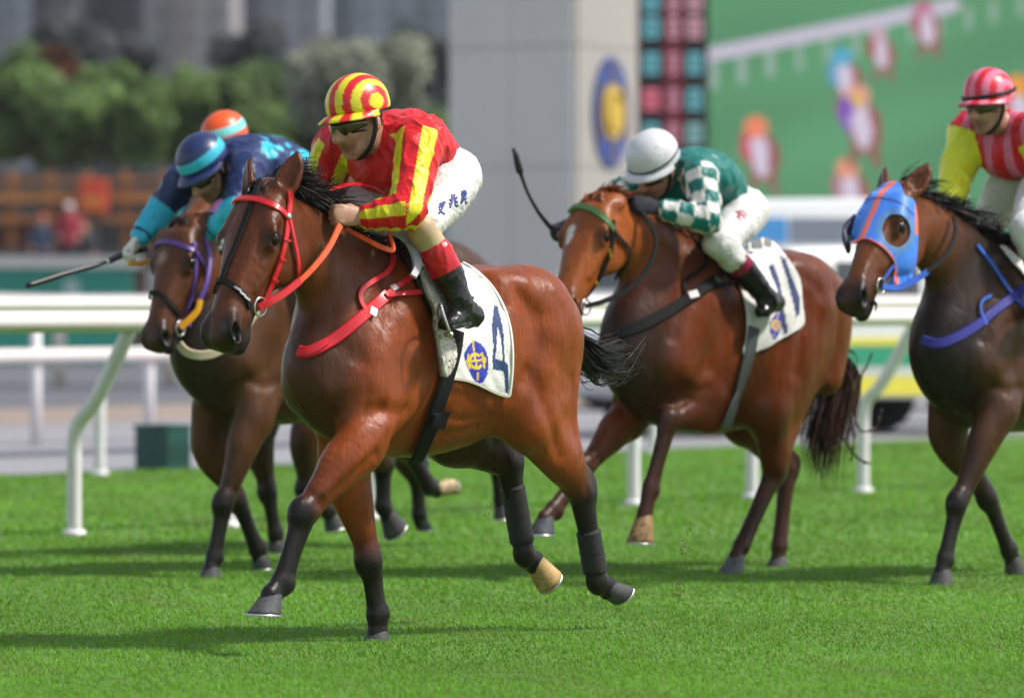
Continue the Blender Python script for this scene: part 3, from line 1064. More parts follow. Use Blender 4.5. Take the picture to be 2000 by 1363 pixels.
# ------------------------------------------------------------------ grey pillar with crest
def pillar():
    P1, P0, P2 = np.array([.90, 73.0, 0]), np.array([-.895, 74.4, 0]), np.array([1.80, 74.6, 0])
    root = empty("clad_pillar", (P0 + P2) / 2)
    tag(root, "tall grey clad pillar with oval crest between trees and board", "pillar")
    Ma = material("cladding_shade_lightened", (.60, .60, .575), rough=.55, noise=.05, nscale=.5)  # same stone as the sunny face, lightened to offset the shade
    Mj = material("pillar_core", (.26, .26, .25), rough=.8)
    Mb_ = material("cladding_sun_darkened", (.31, .297, .275), rough=.6, noise=.06, nscale=.5)  # same stone again, darkened to hold down the sun on this face
    e0, e2 = P0 - P1, P2 - P1
    c = [P1 + (e0 + e2) * .01, P1 + e0 * .99 + e2 * .01, P1 + e0 * .99 + e2 * .99, P1 + e2 * .99 + e0 * .01]
    V = np.array([q + [0, 0, z] for z in (0, 14.0) for q in c])
    mesh_np("core", V, [[0, 1, 2, 3], [4, 7, 6, 5], [0, 4, 5, 1], [1, 5, 6, 2], [2, 6, 7, 3], [3, 7, 4, 0]], Mj, None, root, smooth=False)
    def panels(A, e, n, mat, nx):
        d = nrm(e); L_ = np.linalg.norm(e)
        out = nrm(np.array([d[1], -d[0], 0]))
        if out[1] > 0: out = -out
        for ix in range(nx):
            for iz in range(8):
                a, b = L_ * ix / nx + .006, L_ * (ix + 1) / nx - .006
                z0, z1 = iz * 1.73 - .28, (iz + 1) * 1.73 - .295
                z0 = max(0, z0)
                q = [A + d * a, A + d * b]
                V = [p + out * o + np.array([0, 0, z]) for o in (.0, .035) for p in q for z in (z0, z1)]
                F = [[0, 1, 3, 2], [4, 6, 7, 5], [0, 4, 5, 1], [2, 3, 7, 6], [0, 2, 6, 4], [1, 5, 7, 3]]
                mesh_np("panel", np.array(V), F, mat, None, root, smooth=False)
        return out, d
    panels(P1, e0, 1, Ma, 2)
    out, d = panels(P1, e2, 1, Mb_, 1)
    s = FPX / 73.9
    cz = HCAM + (VH - 220) / s
    cc = P1 + e2 * .53 + out * .05 + np.array([0, 0, cz])
    up = np.array([0, 0, 1.0])
    def disc(rx, rz, o, n=48, sy=1):
        V = []
        for t in (0, .03):
            for j in range(n):
                a = 2 * math.pi * j / n
                V.append(cc + d * rx * math.cos(a) + up * rz * math.sin(a) + out * (o + t))
        F = [[j, (j + 1) % n, n + (j + 1) % n, n + j] for j in range(n)] + [[n + j for j in range(n)], list(range(n))[::-1]]
        return np.array(V), F
    W = np.linalg.norm(e2) * .29
    V, F = disc(W, .80, 0)
    cr = mesh_np("crest_plate", V, F, material("crest_blue", (.025, .055, .22), .4, noise=.25, nscale=5), None, root, smooth=False)
    V, F = disc(W * .60, .40, .035)
    Mgold = material("crest_gold", (.46, .31, .03), .45)
    mesh_np("crest_roundel", V, F, Mgold, None, cr, smooth=False, origin=cr["_o"])
    mb = MB()
    for a0, b0 in (((0, .74), (0, .42)), ((0, -.42), (0, -.72)), ((-.55, .4), (-.62, -.4)), ((.55, .4), (.62, -.4))):
        mb.tube(np.array([cc + d * a0[0] * W * 1.2 + up * a0[1] + out * .05, cc + d * b0[0] * W * 1.2 + up * b0[1] + out * .05]), .025, n=8)
    mb.build("crest_stick", material("crest_bronze", (.30, .20, .10), .5), cr, origin=cr["_o"])
    ring = []
    for a in np.linspace(math.radians(40), math.radians(320), 20):
        ring.append(cc + d * W * .42 * math.cos(a) + up * .27 * math.sin(a) + out * .075)
    m2 = MB(); m2.tube(np.array(ring), .03, n=8)
    m2.build("crest_horseshoe", material("crest_dark_gold", (.42, .28, .04), .45), cr, smooth=True, origin=cr["_o"])
pillar()

# ------------------------------------------------------------------ result board and video screen
def emissive(name, e, attr=True, base=(1, 1, 1)):
    return material(name, base, rough=.5, attr=attr, emit=e, spec=.2)
def board():
    Y = 90.0
    s = FPX / Y
    X = lambda u: (u - 1000) / s
    Z = lambda v: HCAM + (VH - v) / s
    root = empty("result_board", (X(1310), Y, 0))
    tag(root, "black result board with columns of lit cyan and pink figures", "board")
    Mk = material("board_black", (.02, .02, .022), .6)
    Mr = material("board_red_trim", (.30, .012, .03), .5)
    MB().box((X(1241), Y, Z(330)), (X(1381), Y + .5, Z(-260))).build("cabinet", Mk, root)
    MB().box((X(1268), Y + .1, 0), (X(1350), Y + .4, Z(331))).build("leg", Mk, root)
    for a, b in ((1241, 1247), (1296, 1300), (1329, 1334)):
        MB().box((X(a), Y - .03, Z(330)), (X(b), Y - .002, Z(-260))).build("red_trim", Mr, root)
    cols = {'c': (.083, .27, .31), 'p': (.46, .10, .145), 'w': (.36, .15, .20), 'k': (.38, .20, .24), 'g': (.145, .29, .29)}
    rows = ['ckk', 'cwk', 'cwk', 'ckk', 'ckk', 'cwc', 'pwc', 'cwg', 'cwg']
    vs_ = [-205, -145, -70, 2, 55, 125, 195, 262, 318]
    Ms = {k: emissive("lit_" + {'c': 'cyan', 'p': 'rose', 'w': 'pale_pink', 'k': 'dusty_pink', 'g': 'pale_cyan'}[k], 1.0, False, c) for k, c in cols.items()}
    for rw, v in zip(rows, vs_):
        for ch, (u, w) in zip(rw, ((1272, 15.5), (1315, 9.5), (1356, 14.5))):
            if v > 300: hh = 8
            else: hh = 20
            mb = MB()
            mb.box((X(u - w), Y - .05, Z(v + hh)), (X(u + w), Y - .004, Z(v - hh)), bevel=.02)
            c = mb.build("lit_figure", Ms[ch], root)
            for dz in (-.45, .0, .45):
                MB().box((X(u - w * .6), Y - .058, Z(v + dz * hh + 3)), (X(u + w * .6), Y - .052, Z(v + dz * hh - 2))).build("figure_stroke", Mk, c, origin=c["_o"])
    MB().box((X(1300.5), Y - .02, Z(330)), (X(1328.5), Y - .002, Z(-260))).build("red_column", material("board_red", (.055, .003, .010), .6, emit=1.0), root)
board()

def video():
    Y = 96.0
    s = FPX / Y
    X = lambda u: (u - 1000) / s
    Z = lambda v: HCAM + (VH - v) / s
    root = empty("video_screen", (X(1700), Y, 0))
    tag(root, "giant video screen showing tiny racing horses on green turf", "screen")
    Mk = material("screen_frame", (.03, .03, .03), .6)
    u0, u1, v0, v1 = 1383, 2420, -330, 520
    MB().box((X(u0 - 3), Y + .05, Z(v1 + 8)), (X(u1 + 20), Y + .8, Z(v0 - 20))).build("cabinet", Mk, root)
    for u in (1500, 2250):
        MB().box((X(u), Y + .2, 0), (X(u + 60), Y + .7, Z(v1 + 9))).build("leg", Mk, root)
    nu, nv = 190, 156
    U, V_ = np.meshgrid(np.linspace(u0, u1, nu), np.linspace(v0, v1, nv), indexing='ij')
    S = np.stack([U.ravel(), V_.ravel()], 1)
    P = np.stack([X(S[:, 0]), np.full(len(S), Y), Z(S[:, 1])], 1)
    I = np.arange(nu * nv).reshape(nu, nv)
    F = np.stack([I[:-1, :-1], I[:-1, 1:], I[1:, 1:], I[1:, :-1]], -1).reshape(-1, 4)
    tx = .5 + .5 * np.sin(S[:, 0] * .011 + S[:, 1] * .02) * np.sin(S[:, 1] * .017)
    C = np.array((.110, .325, .158))[None] * (.86 + .25 * tx)[:, None]
    def blob(u, v, a, b, c, rot=0):
        q = S - np.array([u, v])
        co, si = math.cos(rot), math.sin(rot)
        m = ((q[:, 0] * co + q[:, 1] * si) / a) ** 2 + ((-q[:, 0] * si + q[:, 1] * co) / b) ** 2 < 1
        C[m] = c
    LV = (.60, .55, .68)
    paint_l = lambda a, b, w, c: C.__setitem__(seg_d(S, np.array(a, float), np.array(b, float)) < w, c)
    for i in range(16):
        u = 1392 + i * 57 - i * i * .2
        v = 112 - (u - 1380) * .211
        paint_l((u, v + 14), (u, v + 62 - i * 1.5), 8 - i * .2, (.33, .45, .39))
    paint_l((1375, 110), (1860, 12), 14, LV)
    MR, DK = (.40, .05, .08), (.16, .10, .09)
    def runner(u, v, k, cap, silk, pants=(.70, .62, .76)):
        blob(u + 12 * k, v + 70 * k, 30 * k, 48 * k, (.34, .09, .09))
        paint_l((u - 6 * k, v + 95 * k), (u - 16 * k, v + 135 * k), 7 * k, (.30, .12, .10))
        paint_l((u + 28 * k, v + 95 * k), (u + 34 * k, v + 135 * k), 7 * k, (.30, .12, .10))
        blob(u - 14 * k, v + 45 * k, 22 * k, 32 * k, silk)
        blob(u + 4 * k, v + 60 * k, 18 * k, 46 * k, pants, -.15)
        blob(u - 4 * k, v + 8 * k, 23 * k, 21 * k, cap)
    runner(1480, 240, 1.0, (.90, .26, .14), (.62, .06, .11))
    runner(1658, 320, .95, (.85, .34, .20), (.45, .2, .25))
    runner(1648, 105, .85, (.10, .42, .66), (.12, .35, .6))
    runner(1678, 180, 1.05, (.80, .36, .28), (.28, .10, .50))
    blob(1655, 210, 17, 20, (.24, .10, .55)); blob(1672, 196, 10, 14, (.75, .55, .08))
    runner(1718, 62, .7, (.60, .40, .50), MR)
    runner(1806, 10, .75, (.55, .18, .30), MR)
    runner(1990, 160, 1.0, (.90, .36, .06), (.62, .08, .10))
    mesh_np("screen_picture", P, F, emissive("screen_light", 1.0), C * .55, root, smooth=False)
def seg_d(V, a, b):
    ab = b - a
    t = np.clip(((V - a) @ ab) / (ab @ ab), 0, 1)
    return np.linalg.norm(V - a - t[:, None] * ab, axis=1)
video()

# ------------------------------------------------------------------ course vehicles behind the rails
M_VAN = material("white_vehicle_paint", (.76, .77, .77), rough=.3, coat=.4, noise=.03, nscale=1)
M_VGLASS = material("vehicle_glass", (.035, .045, .05), rough=.12, spec=.7)
M_TYRE = material("tyre_rubber", (.018, .018, .02), rough=.85)
M_RIM = material("wheel_rim", (.45, .46, .47), rough=.35, metal=.6)
def vehicle(name, ctr, yaw, prof, W, wins, wheels, label, stripes=(), cat="car", group=None, wr=.34):
    """Side profile (x, z) extruded over width W with rounded edges; windows, wheels, stripes on the near side."""
    co, si = math.cos(yaw), math.sin(yaw)
    R = np.array([[co, si, 0], [-si, co, 0], [0, 0, 1.0]])
    def T(p): return np.asarray(p, float) @ R + ctr
    root = empty(name, ctr)
    tag(root, label, cat, group)
    pr = catmull(np.vstack([prof, prof[:1]]), 3)[:-1]
    c = pr.mean(0)
    V, n = [], len(pr)
    for y, k in ((-W / 2, .965), (-W / 2 + .03, .99), (-W / 2 + .10, 1.0), (W / 2 - .10, 1.0), (W / 2 - .03, .99), (W / 2, .965)):
        for p in pr:
            q = c + (p - c) * k
            tuck = .10 * max(0, (p[1] - 1.0)) * (1 if y > 0 else -1)
            V.append([q[0], y - tuck * (abs(y) / (W / 2)), q[1]])
    F = [[i * n + j, i * n + (j + 1) % n, (i + 1) * n + (j + 1) % n, (i + 1) * n + j] for i in range(5) for j in range(n)]
    F += [list(range(n))[::-1], [5 * n + j for j in range(n)]]
    mesh_np("body", T(V), F, M_VAN, None, root, smooth=True)
    def plate(poly, nm, mat, off=.012):
        P = np.asarray(poly, float)
        V = []
        for o in (off, -.02):
            for x, z in P:
                V.append([x, -W / 2 - o + .10 * max(0, z - 1.0), z])
        m = len(P)
        F = [list(range(m))[::-1], [m + j for j in range(m)]] + [[j, (j + 1) % m, m + (j + 1) % m, m + j] for j in range(m)]
        return mesh_np(nm, T(V), F, mat, None, root, smooth=False)
    for w in wins:
        plate(w[0], "window", w[1] if len(w) > 1 else M_VGLASS)
    for poly, mat in stripes:
        plate(poly, "stripe", mat, .006)
    for x in wheels:
        for sy in (-1, 1):
            y = sy * (W / 2 - .09)
            mb = MB()
            ys = np.array([-.10, -.085, 0, .085, .10]) + y
            mb.tube(T([[x, q, wr] for q in ys]), np.array([wr - .05, wr, wr, wr, wr - .05]), n=28)
            t = mb.build("wheel", M_TYRE, root, smooth=True)
            mb = MB()
            mb.tube(T([[x, y + sy * .10, wr], [x, y + sy * .112, wr]]), np.array([wr * .62, wr * .55]), n=20)
            mb.build("rim", M_RIM, t, smooth=False, origin=t["_o"])
    return root
YEL, GRN = material("yellow_livery", (.72, .64, .07), .4), material("green_livery", (.03, .30, .17), .4)
suv = np.array([(-2.2, .36), (-2.2, .80), (-2.1, 1.02), (-1.2, 1.10), (-.62, 1.70), (-.3, 1.80), (1.5, 1.80), (2.0, 1.72), (2.15, 1.1), (2.2, .6), (2.15, .36)])
c = at_ground(1560, 846)
def rect(x0, x1, z0, z1): return [(x0, z0), (x1, z0), (x1, z1), (x0, z1)]
vehicle("course_ambulance", c, math.radians(24), suv, 1.85,
        [([(-1.0, 1.16), (-.55, 1.62), (-.15, 1.66), (-.15, 1.16)],), (rect(-.05, .85, 1.16, 1.66),), ([(.95, 1.16), (1.85, 1.16), (1.8, 1.62), (.95, 1.66)],)],
        (-1.35, 1.35), "white course car with green and yellow side stripes behind the rail", [(rect(-2.0, 2.05, .86, .93), YEL), (rect(-2.0, 2.05, .66, .855), GRN), (rect(-2.0, 2.05, .38, .56), YEL)], "car")
van = np.array([(-2.5, .35), (-2.5, 1.0), (-2.3, 1.25), (-1.75, 2.2), (-1.4, 2.42), (2.2, 2.46), (2.5, 2.3), (2.52, .8), (2.5, .35)])
M_BG = material("blue_window_film", (.06, .28, .62), .3)
c = at_ground(1452, 798)
vehicle("white_van", c, math.radians(6), van, 1.9,
        [([(-2.0, 1.4), (-1.6, 2.05), (-1.0, 2.1), (-1.0, 1.4)],), (rect(-.8, .38, 1.95, 2.24), M_BG), (rect(.42, 1.5, 1.95, 2.24), material("grey_window", (.20, .22, .27), .2))],
        (-1.6, 1.55), "taller white van with blue window film behind the course car", (), "van")

# ------------------------------------------------------------------ air between the camera and the far buildings
def haze():
    mb = MB()
    mb.box((-720, -60, -1.2), (720, 1520, 62))
    m = bpy.data.materials.new("haze_air")
    m.use_nodes = True
    nt = m.node_tree
    nt.nodes.clear()
    o = nt.nodes.new("ShaderNodeOutputMaterial")
    v = nt.nodes.new("ShaderNodeVolumePrincipled")
    v.inputs["Color"].default_value = (.86, .88, .90, 1)
    v.inputs["Density"].default_value = .00018
    v.inputs["Anisotropy"].default_value = .2
    nt.links.new(v.outputs[0], o.inputs["Volume"])
    ob = mb.build("haze", m)
    ob["kind"] = "stuff"
haze()
# ------------------------------------------------------------------ horse builder
M_COAT = material("horse_coat", attr=True, rough=.36, noise=.22, nscale=5, fine=.14, bump=.22, bscale=150, bstretch=(1, 1, .25), spec=.24, rvar=.17, rscale=22, rstretch=(1, 1, .3), streak=.14, bump2=(.6, .02, 10, (1, 1, .4)))
M_HAIR = material("mane_hair", attr=True, rough=.45, spec=.22)
M_EYE = material("eye_gloss", (.010, .006, .004), rough=.12, spec=.35)
M_HOOF = material("hoof_horn", attr=True, rough=.6, spec=.3, noise=.35, nscale=14, fine=.2, bump=.3, bscale=80, bstretch=(1, 1, .15), mud=.9, mudcol=(.045, .04, .02), mscale=60)
M_SHOE = material("horseshoe_aluminium", (.55, .55, .56), rough=.35, metal=.8)

def head_matrix(A, B, yaw_y, roll=0.0, width=1.0):
    a = nrm(B - A)
    s = nrm(np.array([0, 1.0, 0]) + np.array([1.0, 0, 0]) * yaw_y)
    s = nrm(s - a * (s @ a))
    n = np.cross(a, s)
    if roll:
        s, n = s * math.cos(roll) + n * math.sin(roll), n * math.cos(roll) - s * math.sin(roll)
    sc = np.linalg.norm(B - A) / .62
    return A, a, s, n, sc, width

class Head:
    def __init__(h, A, B, yaw=0.0, roll=0.0, width=1.0):
        h.A, h.a, h.s, h.n, h.sc, h.w = head_matrix(A, B, yaw, roll, width)
    def __call__(h, x, y, z):
        return h.A + h.sc * (x * h.a + y * h.w * h.s + z * h.n)
    def dir(h, x, y, z):
        return nrm(x * h.a + y * h.s + z * h.n)
    def axes(h):
        return np.array([h.a, h.s, h.n])

def hair_mesh(strands, width=.006, cols=((.01, .009, .009),)):
    """strands: list of (n,3) paths -> flat tapering ribbons in one mesh."""
    V, F, C = [], [], []
    n0 = 0
    for i, P in enumerate(strands):
        P = np.asarray(P)
        n = len(P)
        T = np.gradient(P, axis=0)
        r = nrm(rng.normal(size=3))
        B = np.cross(T, r)
        B /= np.linalg.norm(B, axis=1)[:, None] + 1e-9
        w = width * rng.uniform(.6, 1.4) * np.linspace(1, .12, n)[:, None] ** .7
        q = np.stack([P - B * w / 2, P + B * w / 2], 1).reshape(-1, 3)
        V.append(q)
        c = np.array(cols[rng.integers(len(cols))]) * rng.uniform(.7, 1.4)
        C.append(np.tile(c, (2 * n, 1)))
        k = np.arange(n - 1) * 2 + n0
        F.append(np.stack([k, k + 1, k + 3, k + 2], 1))
        n0 += 2 * n
    return np.vstack(V), np.vstack(F), np.vstack(C)

def hoof(parent, fr, cor, toe, heel, col, rtop=.043, shoe=True):
    cor, toe, heel = map(np.asarray, (cor, toe, heel))
    c = (toe + heel) / 2
    u = (toe - heel) / 2
    lu = max(np.linalg.norm(u), .05)
    u = nrm(u)
    lu = min(lu, .068)
    y = np.array([0, 1.0, 0])
    y = nrm(y - u * (y @ u))
    n = 20
    a = np.arange(n) * 2 * math.pi / n
    lv = []
    def ring(ctr, ru, rw, heelcut):
        ca, sa = np.cos(a), np.sin(a)
        ca = np.where(ca < -heelcut, -heelcut - (ca + heelcut) * .15, ca)
        return ctr + ca[:, None] * u * ru + sa[:, None] * y * rw
    up = nrm(cor - c)
    for t in np.linspace(0, 1, 6):
        ctr = cor * (1 - t) + c * t
        lv.append(ring(ctr, rtop * (1 - t) + lu * t, (rtop * .95) * (1 - t) + lu * .93 * t, .8))
    lv.insert(0, ring(cor + up * .012, rtop * .8, rtop * .76, .8))
    V = np.vstack(lv + [ring(c, lu * .75, lu * .7, .8), ring(c + up * .012, lu * .5, lu * .45, .8)])
    m = len(V) // n
    F = [[i * n + j, i * n + (j + 1) % n, (i + 1) * n + (j + 1) % n, (i + 1) * n + j] for i in range(m - 1) for j in range(n)]
    F.append([(m - 1) * n + j for j in range(n)])
    C = np.tile(np.asarray(col, float), (len(V), 1))
    C[:2 * n] *= .75
    C[7 * n:] = C[7 * n:] * .5 + np.array([.03, .025, .02])
    ob = mesh_np("hoof", fr.W(V), F, M_HOOF, C, parent)
    if shoe:
        w = .0055
        r0, r1 = ring(c, lu * 1.01, lu * .94, .8), ring(c, lu * .68, lu * .62, .8)
        dn = -up * .008
        keep = [j for j in range(n) if math.cos(a[j]) > -.75]
        keep = keep[len([j for j in keep if a[j] < math.pi]):] + keep[:len([j for j in keep if a[j] < math.pi])]
        V2 = np.vstack([r0[keep] - dn * .15, r0[keep] + dn, r1[keep] + dn, r1[keep] - dn * .15])
        k = len(keep)
        F2 = [[q * k + j, q * k + j + 1, ((q + 1) % 4) * k + j + 1, ((q + 1) % 4) * k + j] for q in range(4) for j in range(k - 1)]
        so = mesh_np("horseshoe", fr.W(V2), F2, M_SHOE, None, ob, origin=ob["_o"])
    return ob

def make_horse(fr, S):
    """S: spec in photo pixels (u, v, lateral metres). Returns the horse object and its data."""
    h = S.get('h', .009)
    vol = Vol(h)
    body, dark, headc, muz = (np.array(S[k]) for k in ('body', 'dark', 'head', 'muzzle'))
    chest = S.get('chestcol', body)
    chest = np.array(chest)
    # trunk length and place
    cx = fr.L(*S['chest'])[0]
    if 'butt' in S:
        bx = fr.L(*S['butt'])[0]
        kx = (cx - bx) / 1.655
    else:
        kx = S.get('kx', 1.0)
    x0 = cx - .56 * kx
    fr.o = fr.o + fr.h * x0
    zt, zb = S.get('zt', 1.0), S.get('zb', 1.0)
    kw = S.get('kw', 1.0)
    def tp(x, y, z):                       # canonical trunk point -> local
        return np.array([x * kx, y * kw, z * (zt if z > 1.25 else zb + (zt - zb) * max(0, (z - .8) / .45))])
    prof = [(.47, 1.20, .99, .09), (.42, 1.29, .92, .155), (.30, 1.43, .84, .205), (.15, 1.53, .79, .225), (-.02, 1.575, .765, .235),
            (-.20, 1.535, .765, .265), (-.40, 1.50, .80, .28), (-.58, 1.515, .865, .275), (-.73, 1.535, .95, .265),
            (-.86, 1.50, 1.02, .24), (-.97, 1.42, 1.08, .18), (-1.03, 1.33, 1.14, .11)]
    pts, rad, cols = [], [], []
    for x, a, b, w in prof:
        a, b = tp(x, 0, a)[2], tp(x, 0, b)[2]
        pts.append([x * kx, 0, (a + b) / 2]); rad.append([w * kw, (a - b) / 2])
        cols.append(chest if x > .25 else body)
    vol.chain(pts, rad, cols, side=[0, 1, 0], sub=9, k=.02)
    Hd = Head(fr.L(*S['A']), fr.L(*S['B']), S.get('yaw', 0.0), S.get('roll', 0.0), S.get('hw', 1.0))
    # neck
    n3 = Hd(.07, 0, -.115)
    n0 = tp(.13, 0, 1.275)
    up = S.get('neckup', .03)
    n1, n2 = n0 + (n3 - n0) * .36 + np.array([-.02, 0, up]), n0 + (n3 - n0) * .70 + np.array([-.01, 0, up * 1.2])
    nw = S.get('nw', 1.0)
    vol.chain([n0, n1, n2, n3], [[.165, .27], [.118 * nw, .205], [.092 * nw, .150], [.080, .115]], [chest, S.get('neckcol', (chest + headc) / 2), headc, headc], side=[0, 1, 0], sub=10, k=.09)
    for sgn in (1, -1):
        def q(x, y, z): return tp(x, y * sgn, z)
        # shoulder, triceps, breast
        vol.chain([q(.0, .12, 1.46), q(.18, .165, 1.25), q(.34, .165, 1.06)], [[.055, .11], [.075, .125], [.085, .11]], body, side=[0, 1, 0], k=.06)
        vol.ell(q(.37, .090, 1.04), (.10, .085, .13), chest, k=.045)
        # hindquarter
        vol.chain([q(-.55, .14, 1.36), q(-.72, .15, 1.33), q(-.90, .13, 1.27)], [[.12, .15], [.13, .18], [.10, .13]], body, side=[0, 1, 0], k=.07)
        vol.ell(q(-.56, .19, 1.43), (.07, .055, .05), body, k=.06)
        vol.chain([q(-.95, .10, 1.30), q(-.96, .12, 1.15), q(-.90, .14, 1.0)], [[.085, .10], [.09, .12], [.08, .10]], body, side=[0, 1, 0], k=.06)
        vol.chain([q(-.48, .24, 1.22), q(-.55, .215, 1.06), q(-.52, .16, .93)], [[.03, .08], [.05, .10], [.05, .06]], body, side=[0, 1, 0], k=.07)
        pass
    # muscle lines: (x, z) polylines on the flanks, depth (+ in), width
    lines = [([(.22, 1.46), (.33, 1.30), (.42, 1.16)], .008, .06), ([(-.10, 1.34), (-.11, 1.2), (-.07, 1.08), (-.02, .98)], .003, .08),
             ([(.36, .97), (.27, .95), (.19, .96)], .008, .05), ([(-.46, 1.02), (-.51, 1.16), (-.56, 1.30)], .009, .07),
             ([(-.80, 1.34), (-.86, 1.18), (-.85, 1.02)], .006, .07), ([(-.55, 1.41), (-.66, 1.33)], .006, .07),
             ([(.16, 1.33), (.17, 1.18)], -.008, .09), ([(-.70, 1.25), (-.68, 1.12)], -.008, .10)]
    lines = [([tuple(tp(x, 0, z)[[0, 2]]) for x, z in p], d, w) for p, d, w in lines]
    for p, d, w in S.get('lines', []):
        lines.append(([tuple(fr.L(u, v, .2)[[0, 2]]) for u, v in p], d, w))
    # legs
    hooves = []
    for key, fore in (('LF', 1), ('RF', 1), ('LH', 0), ('RH', 0)):
        if key not in S:
            continue
        J = [np.asarray(fr.L(*p)) if not isinstance(p, np.ndarray) else p for p in S[key]]
        e, kn, f, c, t, hl = J
        lc = np.array(S.get('legcol_' + key, dark))
        ks = S.get('ls', .94)
        if fore:
            d1, d2 = kn - e, f - kn
            fwd = nrm(np.cross(np.array([0, 1.0, 0]), d1))
            fwd = fwd if fwd[0] > 0 else -fwd
            sg = 1 if e[1] > 0 else -1
            shp = tp(.27, .15 * sg, 1.06)
            top = shp * .45 + e * .55
            scp = tp(-.02, .15 * sg, 1.24)
            vol.chain([scp, scp * .5 + e * .5 + np.array([-.02, .01 * sg, 0]), e - d1 * .02 - fwd * .03], [[.06, .12], [.07, .115], [.065, .08]], body, side=[0, 1, 0], sub=6, k=.06)
            st = [top, e, e + d1 * .28, e + d1 * .62, kn - d1 * .1, kn + fwd * .008, kn + d2 * .14, kn + d2 * .5, f - d2 * .14, f, f + (c - f) * .5, c]
            rr = [.098, .103, .090, .066, .051, .0525, .045, .038, .039, .0455, .039, .043]
            cc = [body, body, body, body * .65 + lc * .35, body * .3 + lc * .7, lc, lc, lc, lc, lc, lc, lc]
            n1_ = 4
            fwdlo = nrm(np.cross(np.array([0, 1.0, 0]), d2))
            fwdlo = fwdlo if fwdlo[0] > 0 else -fwdlo
            vol.chain(st[:6], [[r * .8 * ks, r * ks] for r in rr[:6]], cc[:6], side=[0, 1, 0], sub=4, k=.05)
            vol.chain(st[4:], [[r * .84 * ks, r * 1.14 * ks] for r in rr[4:]], cc[4:], side=[0, 1, 0], sub=3, k=.012)
            # muscle bellies of the forearm
            vol.chain([e + fwd * .03 - d1 * .05, e + d1 * .3 + fwd * .045, e + d1 * .6 + fwd * .02], [.05, .048, .025], [body, body, body * .7 + lc * .3], k=.03)
            # tendon and knee bones
            vol.chain([kn - fwdlo * .028, kn + d2 * .5 - fwdlo * .022, f - fwdlo * .028], [.022, .013, .022], lc, k=.014)
            vol.ell(kn + fwd * .016, (.036, .034, .044), lc, k=.04)
            vol.chain([kn - d1 * .08 + fwdlo * .012, kn + d2 * .10 + fwdlo * .010], [.034, .030], lc, k=.03)
            vol.ell(f - fwdlo * .022, (.024, .026, .026), lc, k=.03)
        else:
            sg = 1 if e[1] > 0 else -1
            hip = tp(-.72, .13 * sg, 1.22)
            d1, d2 = kn - e, f - kn
            st0 = [hip, hip * .45 + e * .55, e]
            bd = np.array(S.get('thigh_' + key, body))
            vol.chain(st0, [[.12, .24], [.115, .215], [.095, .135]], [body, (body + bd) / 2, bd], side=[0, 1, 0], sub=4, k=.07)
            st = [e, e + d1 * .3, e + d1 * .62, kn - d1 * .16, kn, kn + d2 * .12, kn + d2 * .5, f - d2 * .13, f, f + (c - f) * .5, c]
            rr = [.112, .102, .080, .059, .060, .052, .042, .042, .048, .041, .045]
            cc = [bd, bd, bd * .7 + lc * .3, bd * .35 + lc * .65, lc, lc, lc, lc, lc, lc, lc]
            vol.chain(st[:5], [[r * .75 * ks, r * ks] for r in rr[:5]], cc[:5], side=[0, 1, 0], sub=4, k=.05)
            vol.chain(st[3:], [[r * .82 * ks, r * 1.12 * ks] for r in rr[3:]], cc[3:], side=[0, 1, 0], sub=3, k=.012)
            back = nrm(np.cross(np.array([0, 1.0, 0]), d2))
            back = back if back[0] < 0 else -back
            pt = kn + back * .045 - nrm(d2) * .055                    # point of hock
            vol.chain([e + d1 * .45 + back * .055, pt, kn + back * .038 + d2 * .1], [.018, .030, .022], [body * .5 + lc * .5, lc, lc], k=.03)
            vol.chain([kn + back * .034, kn + d2 * .5 + back * .026, f + back * .026], [.022, .015, .024], lc, k=.014)
            vol.chain([hip + np.array([-.14 * kx, 0, -.05]), e * .5 + kn * .5 + back * .07, kn - d1 * .25 + back * .03], [[.07, .12], [.05, .075], [.02, .03]], [body, body, body * .5 + lc * .5], side=[0, 1, 0], k=.06)
        hooves.append((key, c, t, hl))
    # head
    sc = Hd.sc
    hs = Hd.s
    H = Hd
    hc, mz = headc, muz
    hw = S.get('hw', 1.0)
    def HC(pts, r, col, k=.03, side=hs, sub=3):
        P = [H(*p) for p in pts]
        R = [[a * sc * hw, b * sc] for a, b in r]
        vol.chain(P, R, col, side=side, sub=sub, k=k * sc)
    HC([(.0, 0, -.075), (.10, 0, -.085), (.205, 0, -.085), (.32, 0, -.072), (.43, 0, -.060), (.52, 0, -.056), (.585, 0, -.052)],
       [(.070, .070), (.088, .088), (.088, .086), (.064, .074), (.047, .059), (.048, .055), (.043, .043)], [hc, hc, hc, hc, hc, hc * .85 + mz * .15, hc * .5 + mz * .5], k=.04)
    # flat nasal bridge
    HC([(.08, 0, -.012), (.22, 0, -.012), (.40, 0, -.016), (.53, 0, -.024)], [(.050, .016), (.056, .016), (.033, .014), (.026, .016)], hc, k=.05)
    for y in (1, -1):
        # round jowl, jaw bar, cheek crest, brow, temple
        HC([(.09, .048 * y, -.165), (.165, .054 * y, -.185), (.24, .048 * y, -.175)], [(.030, .070), (.034, .088), (.030, .068)], hc, k=.045)
        HC([(.25, .040 * y, -.172), (.36, .026 * y, -.135), (.47, .018 * y, -.112)], [(.024, .036), (.020, .032), (.018, .026)], [hc, hc, hc * .6 + mz * .4], k=.04)
        HC([(.235, .082 * y, -.070), (.32, .064 * y, -.080), (.39, .050 * y, -.078)], [(.012, .014), (.011, .013), (.008, .010)], hc, k=.02)
        HC([(.15, .074 * y, -.018), (.19, .090 * y, -.022), (.235, .088 * y, -.036)], [(.018, .018), (.024, .020), (.013, .013)], hc, k=.025)
        HC([(.06, .052 * y, -.03), (.12, .070 * y, -.03)], [(.025, .03), (.024, .028)], hc, k=.03)
